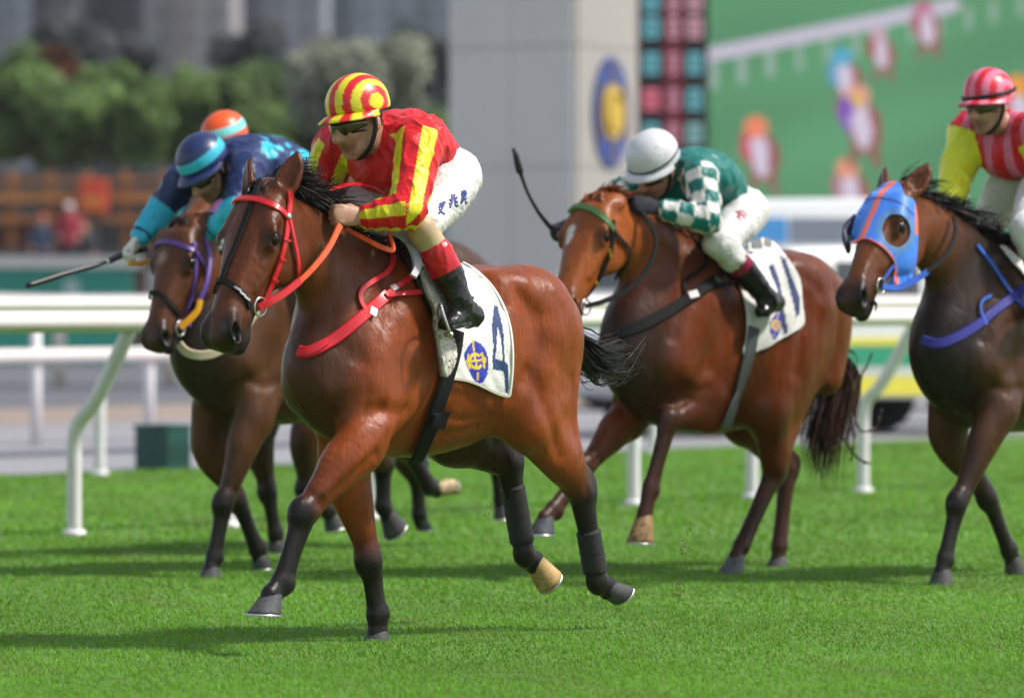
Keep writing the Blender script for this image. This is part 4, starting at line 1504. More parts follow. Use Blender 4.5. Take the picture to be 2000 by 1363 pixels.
        # nostril wing
        HC([(.520, .032 * y, -.020), (.565, .042 * y, -.026), (.600, .040 * y, -.052), (.590, .034 * y, -.080)], [(.020, .020), (.026, .026), (.022, .022), (.018, .020)], mz, k=.016)
    HC([(.48, 0, -.105), (.545, 0, -.128), (.585, 0, -.136)], [(.036, .030), (.037, .034), (.030, .026)], mz, k=.022)
    HC([(.55, 0, -.070), (.595, 0, -.080), (.605, 0, -.095)], [(.046, .034), (.042, .028), (.034, .020)], mz, k=.02)
    eyes = []
    for y in (1, -1):
        ec = H(.200, .088 * y, -.043)
        vol.ell(ec + H.dir(0, y, 0) * .016 * sc, np.array([.035, .018, .024]) * sc, ax=H.axes(), k=.010, op=-1)
        eyes.append((ec, y))
        nd = H.dir(.35, y * .9, .25)
        nc = H(.575, .056 * y, -.044)
        ex = np.array([nrm(H.dir(.75, 0, -.6)), nrm(np.cross(nd, H.dir(.75, 0, -.6))), nd])
        vol.ell(nc + nd * .008 * sc, np.array([.037, .021, .036]) * sc, ax=ex, k=.008, op=-1)
        # corner of the mouth
        vol.chain([H(.60, .02 * y, -.098), H(.55, .045 * y, -.092), H(.485, .052 * y, -.094)], [.006 * sc] * 3, k=.006)
        vol.prims[-1].op = -1
    # ears
    el, eb = S.get('earlen', .17), S.get('earback', .25)
    for y in (1, -1):
        base = H(.015, .060 * y, -.05)
        ed = H.dir(-1.0, S.get('earout', .32) * y, S.get('earfwd', -.05) - 0)
        fn = H.dir(.2, .55 * y, .8) if 'earn' not in S else H.dir(S['earn'][0], S['earn'][1] * y, S['earn'][2])
        fn = nrm(fn - ed * (fn @ ed))
        L_ = el * sc
        P = [base, base + ed * L_ * .3, base + ed * L_ * .62, base + ed * L_ * .86 + H.dir(0, -y, 0) * .006, base + ed * L_ + H.dir(0, -y, 0) * .016]
        vol.chain(P, np.array([[.028, .034], [.024, .047], [.016, .040], [.009, .020], [.006, .006]]) * sc, [hc, hc * .9, hc * .75, hc * .5, hc * .3], side=fn, sub=4, k=.02)
        Q = [p + fn * .016 * sc for p in P[1:4]]
        if S.get('carve', True):
          vol.chain(Q, np.array([[.014, .029], [.011, .026], [.006, .012]]) * sc, side=fn, sub=3, k=.006)
          vol.prims[-1].op = -1
    V, F = vol.mesh(smooth=1)
    C = vol.colors(V)
    disp = np.zeros(len(V))
    for p, dep, wd in lines:
        p = catmull(p, 6)
        d2 = np.full(len(V), 9.0)
        for a, b in zip(p[:-1], p[1:]):
            ab = b - a
            t = np.clip(((V[:, [0, 2]] - a) @ ab) / (ab @ ab + 1e-9), 0, 1)
            d2 = np.minimum(d2, ((V[:, [0, 2]] - a - t[:, None] * ab) ** 2).sum(1))
        disp -= 1.35 * dep * np.exp(-d2 / (wd * .6) ** 2) * np.clip((np.abs(V[:, 1]) - .05) / .06, 0, 1)
    V = V + vnormals(V, F) * disp[:, None]
    # natural markings: mouth, eye rims; nostril hollows painted dark as if unlit; then those of the spec
    marks = []
    for y in (1, -1):
        marks.append((H(.580, .052 * y, -.046), .034 * sc, (.006, .004, .004), .008))
        marks.append((H(.200, .090 * y, -.043), .032 * sc, hc * .30, .03))
        marks.append((H(.200, .090 * y, -.043), .022 * sc, (.01, .008, .007), .014))
        for p in S.get('extra_head', []):
            marks.append((H(p[0], p[1] * y, p[2]), p[3], p[4], p[5]))
    W = fr.W(V)
    bvh = bvh_of(W, F)
    for m in S.get('marks', []):
        hit = cast(bvh, m[0][0], m[0][1])
        if hit is not None:
            marks.append((fr.inv(hit[0]), m[1], m[2], m[3]))
    for c0, r, c1, soft in marks:
        d = np.linalg.norm(V - c0, axis=1)
        w = np.clip(1 - (d - r) / soft, 0, 1)[:, None]
        C = C * (1 - w) + np.array(c1) * w
    ob = mesh_np("horse", W, F, M_COAT, C, None, origin=fr.W(np.zeros(3)))
    for ec, y in eyes:
        r = .028 * sc
        a = np.linspace(0, math.pi, 18)[:, None]
        b = np.arange(24)[None] * 2 * math.pi / 24
        s_ = np.stack([np.sin(a) * np.cos(b), np.sin(a) * np.sin(b), np.cos(a) + 0 * b], -1).reshape(-1, 3) * r
        Fs = [[i * 24 + j, i * 24 + (j + 1) % 24, (i + 1) * 24 + (j + 1) % 24, (i + 1) * 24 + j] for i in range(17) for j in range(24)]
        mesh_np("eye", fr.W(s_ + ec + H.dir(0, -y, -.2) * .0085 * sc), Fs, M_EYE, None, ob)
    for key, c, t, hl in hooves:
        hoof(ob, fr, c, t, hl, S.get('hoofcol_' + key, (.06, .06, .065)))
    return dict(ob=ob, bvh=bvh, fr=fr, H=Hd, tp=tp, W=W, F=F, neck=(n0, n1, n2, n3), kx=kx, S=S)

def make_mane(hz, n=420, lens=(.10, .20), wind=(-.8, .25, .5), cols=((.012, .010, .010),), t0=.02, t1=.92, droop=.6, side=.02, name="mane"):
    fr, bvh = hz['fr'], hz['bvh']
    n0, n1, n2, n3 = hz['neck']
    H = hz['H']
    path = catmull([hz['tp'](.02, 0, 1.5), n0 + np.array([-.04, 0, .12]), n1, n2, n3, H(.0, 0, -.05)], 8)
    st = []
    per = 9
    for i in range(n // per):
        t = rng.uniform(t0, t1) * (len(path) - 1)
        k = int(t)
        p = path[k] + (path[min(k + 1, len(path) - 1)] - path[k]) * (t - k)
        yy = rng.normal(0, .010)
        d = nrm(np.array([-.35, 0, 1.0]))             # find the crest above this point
        o = fr.W(p + np.array([0, yy, 0]) + d * .6)
        r = bvh.ray_cast(Vector(o), Vector(-fr.dirW(d)), .7)
        if r[0] is None:
            continue
        q = fr.inv(np.array(r[0]))
        L0 = rng.uniform(*lens)
        d0 = nrm(np.array(wind) + rng.normal(0, .26, 3))
        m = 8
        bend = [np.array([-.05, side, -droop / m]) + rng.normal(0, .09, 3) for _ in range(m)]
        for s_ in range(per):
            P = [q - d * .01 + rng.normal(0, .007, 3) * np.array([1.5, 1, .2])]
            dr = nrm(d0 + rng.normal(0, .07, 3))
            L_ = L0 * rng.uniform(.7, 1.1)
            for jj in range(m):
                P.append(P[-1] + dr * L_ / m)
                dr = nrm(dr + bend[jj] + rng.normal(0, .025, 3))
            st.append(fr.W(np.array(P)))
    V, F, C = hair_mesh(st, .0065, cols)
    return mesh_np(name, V, F, M_HAIR, C, hz['ob'], smooth=True)

def make_forelock(hz, n=60, cols=((.012, .010, .010),), L=.12):
    H, fr = hz['H'], hz['fr']
    st = []
    for i in range(n):
        P = [H(rng.uniform(-.03, .03), rng.normal(0, .018), -.01)]
        d = H.dir(.7, rng.normal(0, .25), .45)
        l = rng.uniform(.5, 1) * L
        for j in range(6):
            P.append(P[-1] + d * l / 6)
            d = nrm(d + H.dir(.15, 0, -.35) * .35 + rng.normal(0, .05, 3))
        st.append(fr.W(np.array(P)))
    V, F, C = hair_mesh(st, .010, cols)
    return mesh_np("forelock", V, F, M_HAIR, C, hz['ob'])

def make_tail(hz, ctrl, spread, n=300, cols=((.012, .010, .010),), width=.008, wild=0.009):
    """ctrl: px path (u, v, lat) of the tail's core."""
    fr = hz['fr']
    P0 = catmull([fr.L(*c) for c in ctrl], 5)
    m = len(P0)
    sp = np.interp(np.linspace(0, 1, m), np.linspace(0, 1, len(spread)), spread)
    st = []
    for i in range(n):
        off = rng.normal(size=3) * np.array([1, .7, 1])
        e = rng.uniform(.6, 1.0)
        k = max(4, int(m * e))
        wig = np.cumsum(rng.normal(0, wild / 3, (k, 3)), 0)
        st.append(fr.W(P0[:k] + off * sp[:k, None] + wig * np.linspace(0, 1, k)[:, None]))
    V, F, C = hair_mesh(st, width, cols)
    return mesh_np("tail", V, F, M_HAIR, C, hz['ob'])

# ------------------------------------------------------------------ tack builders
def strap(hz, px, w, name, mat, parent, lift=.005, th=.004, n=6, mirror=False, label=None, bvh=None):
    r = on_surface(bvh or hz['bvh'], px, lift, n)
    P, N = r
    V, F = ribbon(P, N, w, th)
    ob = mesh_np(name, V, F, mat, None, parent, smooth=False)
    if mirror:
        P2, N2 = mirror_to(hz['fr'], bvh or hz['bvh'], P, N, lift, hz['H'] if name == 'cheekpiece' else None)
        V, F = ribbon(P2[::-1], N2[::-1], w, th)
        mesh_np(name, V, F, mat, None, parent, smooth=False)
    return ob

def free_strap(fr, px, w, name, mat, parent, th=.004, n=6, normal=(0, 1, .2)):
    P = fr.W(catmull([fr.L(*p) for p in px], n))
    N = np.tile(fr.dirW(nrm(normal)), (len(P), 1))
    V, F = ribbon(P, N, w, th)
    return mesh_np(name, V, F, mat, None, parent, smooth=False)

def ring_mesh(c, nrmv, R, r, n=24, k=8):
    nrmv = nrm(nrmv)
    u = nrm(np.cross(nrmv, [0, 0, 1.0] if abs(nrmv[2]) < .9 else [1.0, 0, 0]))
    w = np.cross(nrmv, u)
    V, F = [], []
    for i in range(n):
        a = 2 * math.pi * i / n
        d = u * math.cos(a) + w * math.sin(a)
        for j in range(k):
            b = 2 * math.pi * j / k
            V.append(c + d * (R + r * math.cos(b)) + nrmv * r * math.sin(b))
    F = [[i * k + j, ((i + 1) % n) * k + j, ((i + 1) % n) * k + (j + 1) % k, i * k + (j + 1) % k] for i in range(n) for j in range(k)]
    return np.array(V), F

def bit_ring(hz, uv, R, mat, parent, lift=.012):
    r = cast(hz['bvh'], *uv)
    if r is None:
        p = at_depth(uv[0], uv[1], fr_depth(hz)); nn = hz['fr'].l
    else:
        p, nn = r
    V, F = ring_mesh(p + nn * lift, nrm(hz['fr'].l + .5 * nrm(nn)), R, .0045)
    ob = mesh_np("bit_ring", V, F, mat, None, parent)
    q = hz['fr'].inv(p + nn * lift)
    H = hz['H']
    q = q - 2 * H.s * ((q - H.A) @ H.s)
    V, F = ring_mesh(hz['fr'].W(q), hz['fr'].l, R, .0045)
    mesh_np("bit_ring", V, F, mat, None, parent)
    return ob

def fr_depth(hz):
    return float(hz['fr'].W(hz['H'](.5, 0, 0))[1])
# ------------------------------------------------------------------ rider builder
M_SKIN = material("skin", attr=True, rough=.5, noise=.10, nscale=20, fine=.05, bump=.10, bscale=160, mud=.25, mscale=120)
M_SILK = material("satin_silks", attr=True, rough=.36, noise=.06, nscale=10, bump=.35, bscale=70, bstretch=(1, 1, .5), spec=.34, bump2=(.4, .02, 16, (1.0, 1.0, .45)), mud=.35, mudcol=(.07, .05, .02), mscale=150)
M_BREECH = material("white_breeches", attr=True, rough=.55, noise=.05, nscale=12, bump=.3, bscale=60, bump2=(.6, .02, 15, (.5, 1, 1)), mud=.25, mudcol=(.20, .16, .11), mscale=130)
M_BOOT = material("boot_leather", attr=True, rough=.22, noise=.2, nscale=16, bump=.35, bscale=30, spec=.4, mud=.5, mudcol=(.06, .045, .025), mscale=140)
M_CAP = material("helmet_silk", attr=True, rough=.35, noise=.04, nscale=14, bump=.16, bscale=40, spec=.5, mud=.45, mudcol=(.06, .045, .015), mscale=170)
M_BLACK = material("black_leather", (.008, .008, .009), spec=.25, rough=.4, noise=.25, nscale=30, bump=.15, bscale=120)
M_GLASS = material("goggle_lens", (.045, .028, .006), rough=.08, spec=.6, coat=.4)
M_STEEL = material("stirrup_steel", (.50, .50, .50), rough=.28, metal=.9)
M_WOVEN = material("woven_glove", attr=True, rough=.85, noise=.12, nscale=40, bump=.2, bscale=200)

def wrinkle(V, N, amp, f=22.0, seed=0, an=(1, 1, 1)):
    an = np.asarray(an)
    r = np.random.default_rng(seed)
    out = np.zeros(len(V))
    for i in range(6):
        k = r.normal(size=3)
        k = k / np.linalg.norm(k) * f * r.uniform(.7, 1.5)
        w = r.normal(size=3) * f * .35
        ph = r.uniform(0, 6)
        out += np.sin((V * an) @ k + 1.3 * np.sin(V @ w + ph) + ph) * r.uniform(.5, 1)
    out = 1 - 2 * np.abs(np.tanh(out / 1.6))
    return V + N * (out * amp)[:, None]

def dome(frame_m, R, color_fn, vis=.055, name="helmet", parent=None, bandz=None, tilt=0):
    """Jockey helmet: shell + peak. frame_m: (centre, fwd, left, up) world."""
    c, f, l, u = frame_m
    V, C = [], []
    na, nb = 100, 46
    for i in range(nb + 1):
        th = math.pi * .5 * (i / nb) * 1.22              # from the crown to below the equator
        for j in range(na):
            ph = 2 * math.pi * j / na
            d = np.array([math.sin(th) * math.cos(ph), math.sin(th) * math.sin(ph), math.cos(th)])
            rr = np.array(R)
            low = max(0, -d[2])
            p = d * rr
            if d[2] < 0:
                front = max(0, math.cos(ph))
                p[2] = -rr[2] * low * (1 - .55 * front)
                p[:2] *= (1 + .10 * low)
            V.append(p)
            C.append(color_fn(d, p))
    F = [[i * na + j, (i + 1) * na + j, (i + 1) * na + (j + 1) % na, i * na + (j + 1) % na] for i in range(nb) for j in range(na)]
    n0 = len(V)
    for j in range(na):                                  # turned-in lower lip
        p = np.array(V[nb * na + j]) * np.array([.9, .9, 1.0])
        V.append(p); C.append(np.array([.015] * 3))
    F += [[nb * na + j, n0 + j, n0 + (j + 1) % na, nb * na + (j + 1) % na] for j in range(na)]
    V = np.array(V)
    N = V / np.linalg.norm(V, axis=1)[:, None]
    Vw = c + V[:, :1] * f + V[:, 1:2] * l + V[:, 2:] * u
    ob = mesh_np(name, Vw, F, M_CAP, np.array(C), parent)
    # peak
    V, C, F = [], [], []
    m = 33
    for k, (ext, dz) in enumerate([(-.004, -.004), (.010, -.006), (vis * .6, -.014), (vis, -.024), (vis * .98, -.030), (vis * .55, -.021), (.0, -.012)]):
        for j in range(m):
            a = (j / (m - 1) - .5) * 2 * math.radians(88)
            w = math.cos(a * .98) ** .7
            e = ext * w if ext > .011 else ext
            V.append([(R[0] + e) * math.cos(a), (R[1] + e * .55) * math.sin(a), dz - .012 - .016 * abs(math.sin(a)) ** 2 + .0])
            C.append(color_fn(np.array([math.cos(a), math.sin(a), -.05]), None))
    F = [[k * m + j, k * m + j + 1, (k + 1) * m + j + 1, (k + 1) * m + j] for k in range(6) for j in range(m - 1)]
    V = np.array(V)
    mesh_np("peak", c + V[:, :1] * f + V[:, 1:2] * l + V[:, 2:] * u, F, M_CAP, np.array(C), ob)
    return ob

def hand(vol, wrist, knuck, side, curl, col, s=1.0):
    """A closed hand: palm, four bent fingers of unequal length, thumb."""
    d = nrm(knuck - wrist)
    sd = nrm(side - d * (side @ d))                     # across the knuckles, index side
    cu = nrm(curl - d * (curl @ d) - sd * (curl @ sd))  # where the fingers curl to
    L_ = np.linalg.norm(knuck - wrist)
    vol.chain([wrist, wrist + d * L_ * .55, knuck], [[.022, .028], [.019, .040], [.015, .040]], col, side=cu, sub=4, k=.018)
    for i, (o, ln) in enumerate(((.031, .9), (.011, 1.0), (-.010, .95), (-.029, .78))):
        k0 = knuck + sd * o * s
        k1 = k0 + (d * .030 + cu * .012) * ln
        k2 = k1 + (d * .004 + cu * .028) * ln
        k3 = k2 + (-d * .018 + cu * .010) * ln
        vol.chain([k0 - d * .01, k0 + d * .004 - cu * .003, k1, k2, k3], [.0095, .0108, .0098, .0092, .008], col, sub=3, k=.004)
    t0 = wrist + d * L_ * .35 + sd * .024 + cu * .006
    vol.chain([t0, t0 + sd * .014 + d * .024 + cu * .012, t0 + sd * .002 + d * .050 + cu * .022, t0 - sd * .012 + d * .066 + cu * .022], [.014, .0135, .0115, .009], col, sub=3, k=.007)

def make_rider(fr, S):
    P = {k: fr.L(*v) for k, v in S['J'].items()}
    # mirror what the photograph hides
    for k in list(P):
        if k.endswith('L') and k[:-1] + 'R' not in P:
            P[k[:-1] + 'R'] = P[k] * np.array([1, -1, 1])
    skin = np.array(S.get('skin', (.42, .22, .14)))
    hcen, yaw, pit, rol = P['head'], math.radians(S['yaw']), math.radians(S['pitch']), math.radians(S.get('roll', 0))
    f = np.array([math.cos(yaw) * math.cos(pit), math.sin(yaw) * math.cos(pit), -math.sin(pit)])
    l = nrm(np.cross([0, 0, 1.0], f))
    u = np.cross(f, l)
    l, u = l * math.cos(rol) + u * math.sin(rol), u * math.cos(rol) - l * math.sin(rol)
    hs = S.get('hs', 1.10)
    def HP(x, y, z):
        return hcen + (f * x + l * y + u * z) * hs
    vx = S.get('vox', 1.0)
    vol = Vol(.0053 * min(vx, 1.6))
    def hc(pts, r, col=skin, k=.012, **kw):
        vol.chain([HP(*p) for p in pts], np.array(r) * hs, col, k=k, **kw)
    hx = np.array([f, l, u])
    vol.ell(HP(-.012, 0, .03), (.098, .080, .098), skin, ax=hx, k=.02)
    hc([(.050, 0, -.01), (.052, 0, -.05), (.058, 0, -.090)], [.054, .048, .028], k=.02)
    for y in (1, -1):
        hc([(.0, .058 * y, -.03), (.02, .048 * y, -.075), (.062, .016 * y, -.100)], [.022, .020, .018], k=.02)
        hc([(.055, .050 * y, -.025), (.075, .036 * y, -.030)], [.018, .017], k=.02)
        hc([(.086, .008 * y, .020), (.082, .044 * y, .018)], [.011, .010], skin * .9, k=.014)
        hc([(.097, .012 * y, -.042), (.092, .016 * y, -.044)], [.0085, .007], k=.008)
        vol.ell(HP(-.012, .078 * y, -.012), (.020, .010, .032), skin * np.array([1.05, .85, .8]), ax=hx, k=.006)
        hc([(.086, .012 * y, -.068), (.078, .026 * y, -.070)], [.0075, .004], skin * np.array([.58, .30, .27]), k=.006)
        hc([(.084, .010 * y, -.079), (.077, .022 * y, -.077)], [.0075, .004], skin * np.array([.58, .30, .27]), k=.006)
        hc([(.103, .006 * y, -.050), (.099, .006 * y, -.052)], [.004, .004], k=.004)
        vol.prims[-1].op = -1
    hc([(.086, 0, .008), (.102, 0, -.015), (.120, 0, -.037), (.102, 0, -.047)], [.012, .012, .0155, .011], k=.010)
    hc([(.088, 0, -.067), (.086, 0, -.070)], [.010, .009], skin * np.array([.58, .30, .27]), k=.006)
    hc([(.084, 0, -.079), (.082, 0, -.081)], [.010, .009], skin * np.array([.58, .30, .27]), k=.006)
    hc([(.094, .022, -.0735), (.0965, 0, -.0735), (.094, -.022, -.0735)], [.003] * 3, k=.003)
    vol.prims[-1].op = -1
    hc([(.070, 0, -.104), (.078, 0, -.102)], [.018, .014], k=.015)
    # neck, trunk, limbs under the clothes: one continuous body
    nb = P['neck']
    vol.chain([HP(-.035, 0, -.03), HP(-.03, 0, -.085), nb], [.055, .052, .058], skin, k=.02)
    hip, ch = P['hip'], P['chest']
    vol.chain([nb, ch, (hip + ch) / 2 + np.array([0, 0, .02]), hip], [[.07, .06], [.14, .09], [.12, .085], [.12, .09]], skin, side=[0, 1, 0], k=.03)
    for s in 'LR':
        vol.chain([ch * .4 + P['sh' + s] * .6, P['sh' + s], P['el' + s]], [.05, .048, .036], skin, k=.03)
        wr = P['wr' + s]
        hnd = P['ha' + s]
        vol.chain([P['el' + s], P['el' + s] * .6 + wr * .4, wr * .9 + P['el' + s] * .1, wr], [.040, .038, [.024, .030][0], .023], skin, k=.02)
        gl = S.get('glove' + s, S.get('glove'))
        if S.get('bare', True) and gl is None:
            hand(vol, wr, hnd, np.array(S.get('hside' + s, (0, -.2 if s == 'L' else .2, 1.0))), np.array(S.get('hcurl' + s, (.1, -1.0 if s == 'L' else 1.0, -.4))), skin)
        vol.chain([hip * .5 + P['hj' + s] * .5, P['hj' + s], P['kn' + s]], [.10, .09, .052], skin, k=.03)
        vol.chain([P['kn' + s], P['kn' + s] * .6 + P['an' + s] * .4 + np.array(S.get('calf', (-.02, 0, 0))), P['an' + s]], [.056, .052, .036], S.get('stocking', skin), k=.03)
    V, F = vol.mesh(1)
    C = vol.colors(V, .006)
    # stubble and weathering where the face has it
    q = np.stack([(V - hcen) @ f, (V - hcen) @ l, (V - hcen) @ u], 1)
    face = np.clip((-.045 - q[:, 2]) / .03, 0, 1) * (np.abs(q[:, 0]) < .13) * (np.linalg.norm(q, axis=1) < .15)
    C *= (1 - .34 * face)[:, None]
    hair = (q[:, 2] > -.035) & (q[:, 0] < -.02) & (np.linalg.norm(q, axis=1) < .13) & ~((np.abs(q[:, 1]) > .070))
    C[hair] = (.02, .014, .01)
    ob = mesh_np("person", fr.W(V), F, M_SKIN, C, None)
    # ---------------- jacket
    jv = Vol(.0055 * vx * S.get('jvox', 1.0))
    w = S.get('waist', P['hip'])
    hem = S.get('hem', .0)
    jv.chain([nb + (ch - nb) * .15 + np.array([-.0, 0, .0]), ch, (w * .5 + ch * .5) + np.array([0, 0, .03]), w], [[.10, .08], [.195, .135], [.190, .135], [.152, .118]], (.5, .5, .5), side=[0, 1, 0], sub=8, k=.03)
    jv.ell(ch + np.array([.05, 0, -.07]), (.11, .15, .10), k=.06)
    for s in 'LR':
        a = S.get('sleeve', 1.0)
        jv.chain([ch * .45 + P['sh' + s] * .55, P['sh' + s], P['sh' + s] * .45 + P['el' + s] * .55, P['el' + s]], np.array([.090, .088, .078, .068]) * a, k=.045, sub=6)
        e, wr = P['el' + s], P['wr' + s]
        jv.chain([e, e * .55 + wr * .45, e * .12 + wr * .88, wr], np.array([.068, .062, .050, .038]) * a, k=.02, sub=6)
    jV, jF = jv.mesh(1)
    jN = vnormals(jV, jF)
    jV = wrinkle(jV, jN, .0052, 52, S.get('seed', 1), (1.1, 1.1, .5))
    jV = wrinkle(jV, jN, .0012, 120, S.get('seed', 1) + 5, (1.1, 1.1, .5))
    ctx = dict(P=P, nb=nb, ch=ch, hip=hip, fr=fr)
    jC = S['jacket'](jV, ctx)
    jk = mesh_np("jacket", fr.W(jV), jF, M_SILK, jC, ob)
    # ---------------- breeches
    bv = Vol(.0060 * vx)
    bv.chain([hip * .75 + ch * .25, hip, hip + np.array([-.02, 0, -.03])], [[.125, .095], [.135, .108], [.12, .09]], (.8, .8, .8), side=[0, 1, 0], k=.03)
    kb = S.get('kneecut', .86)
    for s in 'LR':
        h_, k_ = P['hj' + s], P['kn' + s]
        e = h_ * (1 - kb) + k_ * kb
        bv.chain([h_, h_ * .6 + k_ * .4 + np.array([0, 0, -.005]), e], [.105, .098, .074], (.8, .8, .8), k=.05, sub=5)
        if kb >= .99:
            bv.chain([k_, k_ * .72 + P['an' + s] * .28], [.074, .066], (.8, .8, .8), k=.03)
    bV, bF = bv.mesh(1)
    bN = vnormals(bV, bF)
    bV = wrinkle(bV, bN, .0034, 48, 11)
    bV = wrinkle(bV, bN, .0014, 120, 14)
    br = mesh_np("breeches", fr.W(bV), bF, M_BREECH, np.tile((.63, .625, .62), (len(bV), 1)), ob)
    # ---------------- boots
    for s in 'LR':
        k_, a_, t_, h_ = P['kn' + s], P['an' + s], P['to' + s], P['he' + s]
        cv = Vol(.0060 * vx)
        sh = a_ - k_
        cuff = np.array(S.get('cuff', (.3, .01, .015)))
        c0, c1 = S.get('cuffspan', (.34, .62))
        calf = np.array(S.get('calf', (-.02, 0, 0)))
        p0, p1 = k_ + sh * c0 + calf * .8, k_ + sh * c1 + calf * .8
        blk = np.array((.008, .008, .009))
        cv.chain([p0, p1], [.064, .062], cuff, k=.004)
        cv.chain([p1, k_ + sh * .82 + calf * .4, a_], [.0635, .054, .045], blk, k=.006, sub=4)
        cv.chain([a_, h_ + np.array([.012, 0, .03])], [.046, .036], blk, k=.02)
        sd = np.cross(nrm(t_ - h_), [0, 0, 1.0])
        cv.chain([h_ + (t_ - h_) * .04 + np.array([0, 0, .022]), h_ * .5 + t_ * .5 + np.array([0, 0, .028]), t_ * .85 + h_ * .15 + np.array([0, 0, .022]), t_ + np.array([0, 0, .018])], [[.032, .030], [.036, .036], [.040, .028], [.030, .018]], blk, side=sd, k=.035, sub=4)
        cv.chain([h_ + np.array([.01, 0, .002]), t_ + np.array([-.01, 0, .002])], [[.036, .010], [.042, .009]], blk * .8, side=sd, k=.006)
        cv.chain([h_ + np.array([.008, 0, -.006]), h_ + (t_ - h_) * .22 + np.array([0, 0, -.006])], [[.033, .014], [.033, .012]], blk * .8, side=sd, k=.006)
        V, F = cv.mesh(1)
        V = wrinkle(V, vnormals(V, F), .0020, 90, 21)
        C = cv.colors(V, .003)
        tt = ((V - k_) @ sh) / (sh @ sh)
        C[tt < c1] = cuff
        C[(tt >= c1) & (tt < .9)] = blk
        mesh_np("boot", fr.W(V), F, M_BOOT, C, ob)
        # gloves
        gl = S.get('glove' + s, S.get('glove'))
        if gl is not None:
            gv = Vol(.0042 * min(vx, 1.3))
            wr, hnd = P['wr' + s], P['ha' + s]
            hand(gv, wr, hnd, np.array(S.get('hside' + s, (0, -.2 if s == 'L' else .2, 1.0))), np.array(S.get('hcurl' + s, (.1, -1.0 if s == 'L' else 1.0, -.4))), gl, 1.0)
            gv.chain([wr + nrm(P['el' + s] - wr) * .05, wr], [.036, .034], gl, k=.012)
            V, F = gv.mesh(1)
            mesh_np("glove", fr.W(V), F, M_WOVEN, gv.colors(V), ob)
    # ---------------- helmet, goggles, chin strap
    R = S.get('hR', (.132, .108, .112))
    hm = (fr.W(HP(-.014, 0, S.get('hz', .062))), fr.dirW(f), fr.dirW(l), fr.dirW(u))
    he = dome(hm, R, S['cap'], S.get('vis', .055), parent=ob)
    gvv = Vol(.004)
    arc = [(.040, .078, -.002), (.074, .056, .0), (.094, .026, -.003), (.098, 0, .0), (.094, -.026, -.003), (.074, -.056, .0), (.040, -.078, -.002)]
    gvv.chain([HP(*p) for p in arc], [[.016, .008], [.024, .012], [.027, .014], [.018, .012], [.027, .014], [.024, .012], [.016, .008]], side=u, sub=5, k=.004)
    V, F = gvv.mesh(1)
    lens = mesh_np("goggles", fr.W(V), F, M_GLASS, None, ob)
    arc2 = [(p[0] + .003, p[1] * 1.02, p[2] + .024) for p in arc]
    MBk = MB()
    MBk.tube(fr.W(catmull([HP(*p) for p in arc2], 4)), .0125)
    MBk.tube(fr.W(catmull([HP(p[0] + .002, p[1] * 1.02, p[2] - .024 + (.016 if abs(p[1]) < .01 else 0)) for p in arc], 4)), .0045)
    MBk.build("goggle_frame", M_BLACK, lens, smooth=True, origin=lens["_o"])
    for s in (1, -1):
        cs = MB()
        pth = [HP(.0, .088 * s, .02), HP(.006, .084 * s, -.03), HP(.03, .066 * s, -.085), HP(.048, .030 * s, -.118), HP(.05, 0, -.122)]
        PP = catmull(pth, 6)
        NN = PP - HP(.02, 0, -.03)
        NN /= np.linalg.norm(NN, axis=1)[:, None]
        V, F = ribbon(PP, NN, .020, .005)
        mesh_np("chin_strap", fr.W(V), F, M_BLACK, None, he)
    return dict(ob=ob, P=P, fr=fr, HP=HP, jk=jk, br=br, bvh_j=bvh_of(fr.W(jV), jF), bvh_b=bvh_of(fr.W(bV), bF), axes=(f, l, u))

def decal(bvh, strokes, w, name, mat, parent, lift=.0012):
    """Flat lettering: pixel strokes laid on a cloth surface, one mesh."""
    V, F, n = [], [], 0
    for st in strokes:
        r = on_surface(bvh, st, lift, 5, smooth=1)
        if r is None:
            continue
        v, f = ribbon(r[0], r[1], w, .0012)
        V.append(v); F += [[i + n for i in q] for q in f]; n += len(v)
    return mesh_np(name, np.vstack(V), F, mat, None, parent)

def seg_t(V, a, b):
    ab = b - a
    t = ((V - a) @ ab) / (ab @ ab)
    d = np.linalg.norm(V - a - np.clip(t, 0, 1)[:, None] * ab, axis=1)
    return t, d

def arm_masks(V, P, s, pad=1.25):
    t1, d1 = seg_t(V, P['sh' + s], P['el' + s])
    t2, d2 = seg_t(V, P['el' + s], P['wr' + s])
    up = (d1 < .095 * pad) & (t1 > -.25) & (d1 <= d2)
    lo = (d2 < .085 * pad) & (d2 < d1)
    return up, lo, t1, t2

def arm_angle(V, a, b, ref):
    ax = nrm(b - a)
    r = nrm(ref - ax * (ref @ ax))
    q = np.cross(ax, r)
    d = V - a
    return np.arctan2(d @ q, d @ r)
# ------------------------------------------------------------------ shared tack materials
M_RED = material("red_rubber_tack", (.60, .012, .022), rough=.32, noise=.12, nscale=25, mud=.2, mscale=160)
M_ORANGE = material("orange_rein_rubber", (.72, .085, .015), rough=.45, noise=.15, nscale=30)
M_WEB = material("black_webbing", (.009, .009, .010), spec=.15, rough=.62, noise=.15, nscale=20, bump=.4, bscale=260)
M_PURPLE = material("purple_tack", (.085, .035, .22), rough=.4, noise=.1)
M_GOLDTAPE = material("amber_tape", (.80, .33, .01), rough=.45)
M_GREENTAPE = material("green_browband_weave", (.05, .13, .035), rough=.6, noise=.3, nscale=60)
M_BLUE = material("blue_tack", (.02, .10, .50), rough=.4, noise=.1)
M_INDIGO = material("indigo_webbing", (.014, .014, .24), rough=.55, noise=.12, nscale=20, bump=.3, bscale=220)
M_CLOTH = material("saddle_cloth_cotton", attr=True, rough=.75, noise=.05, nscale=10, bump=.18, bscale=30, mud=.5, mudcol=(.16, .11, .07), mscale=110)
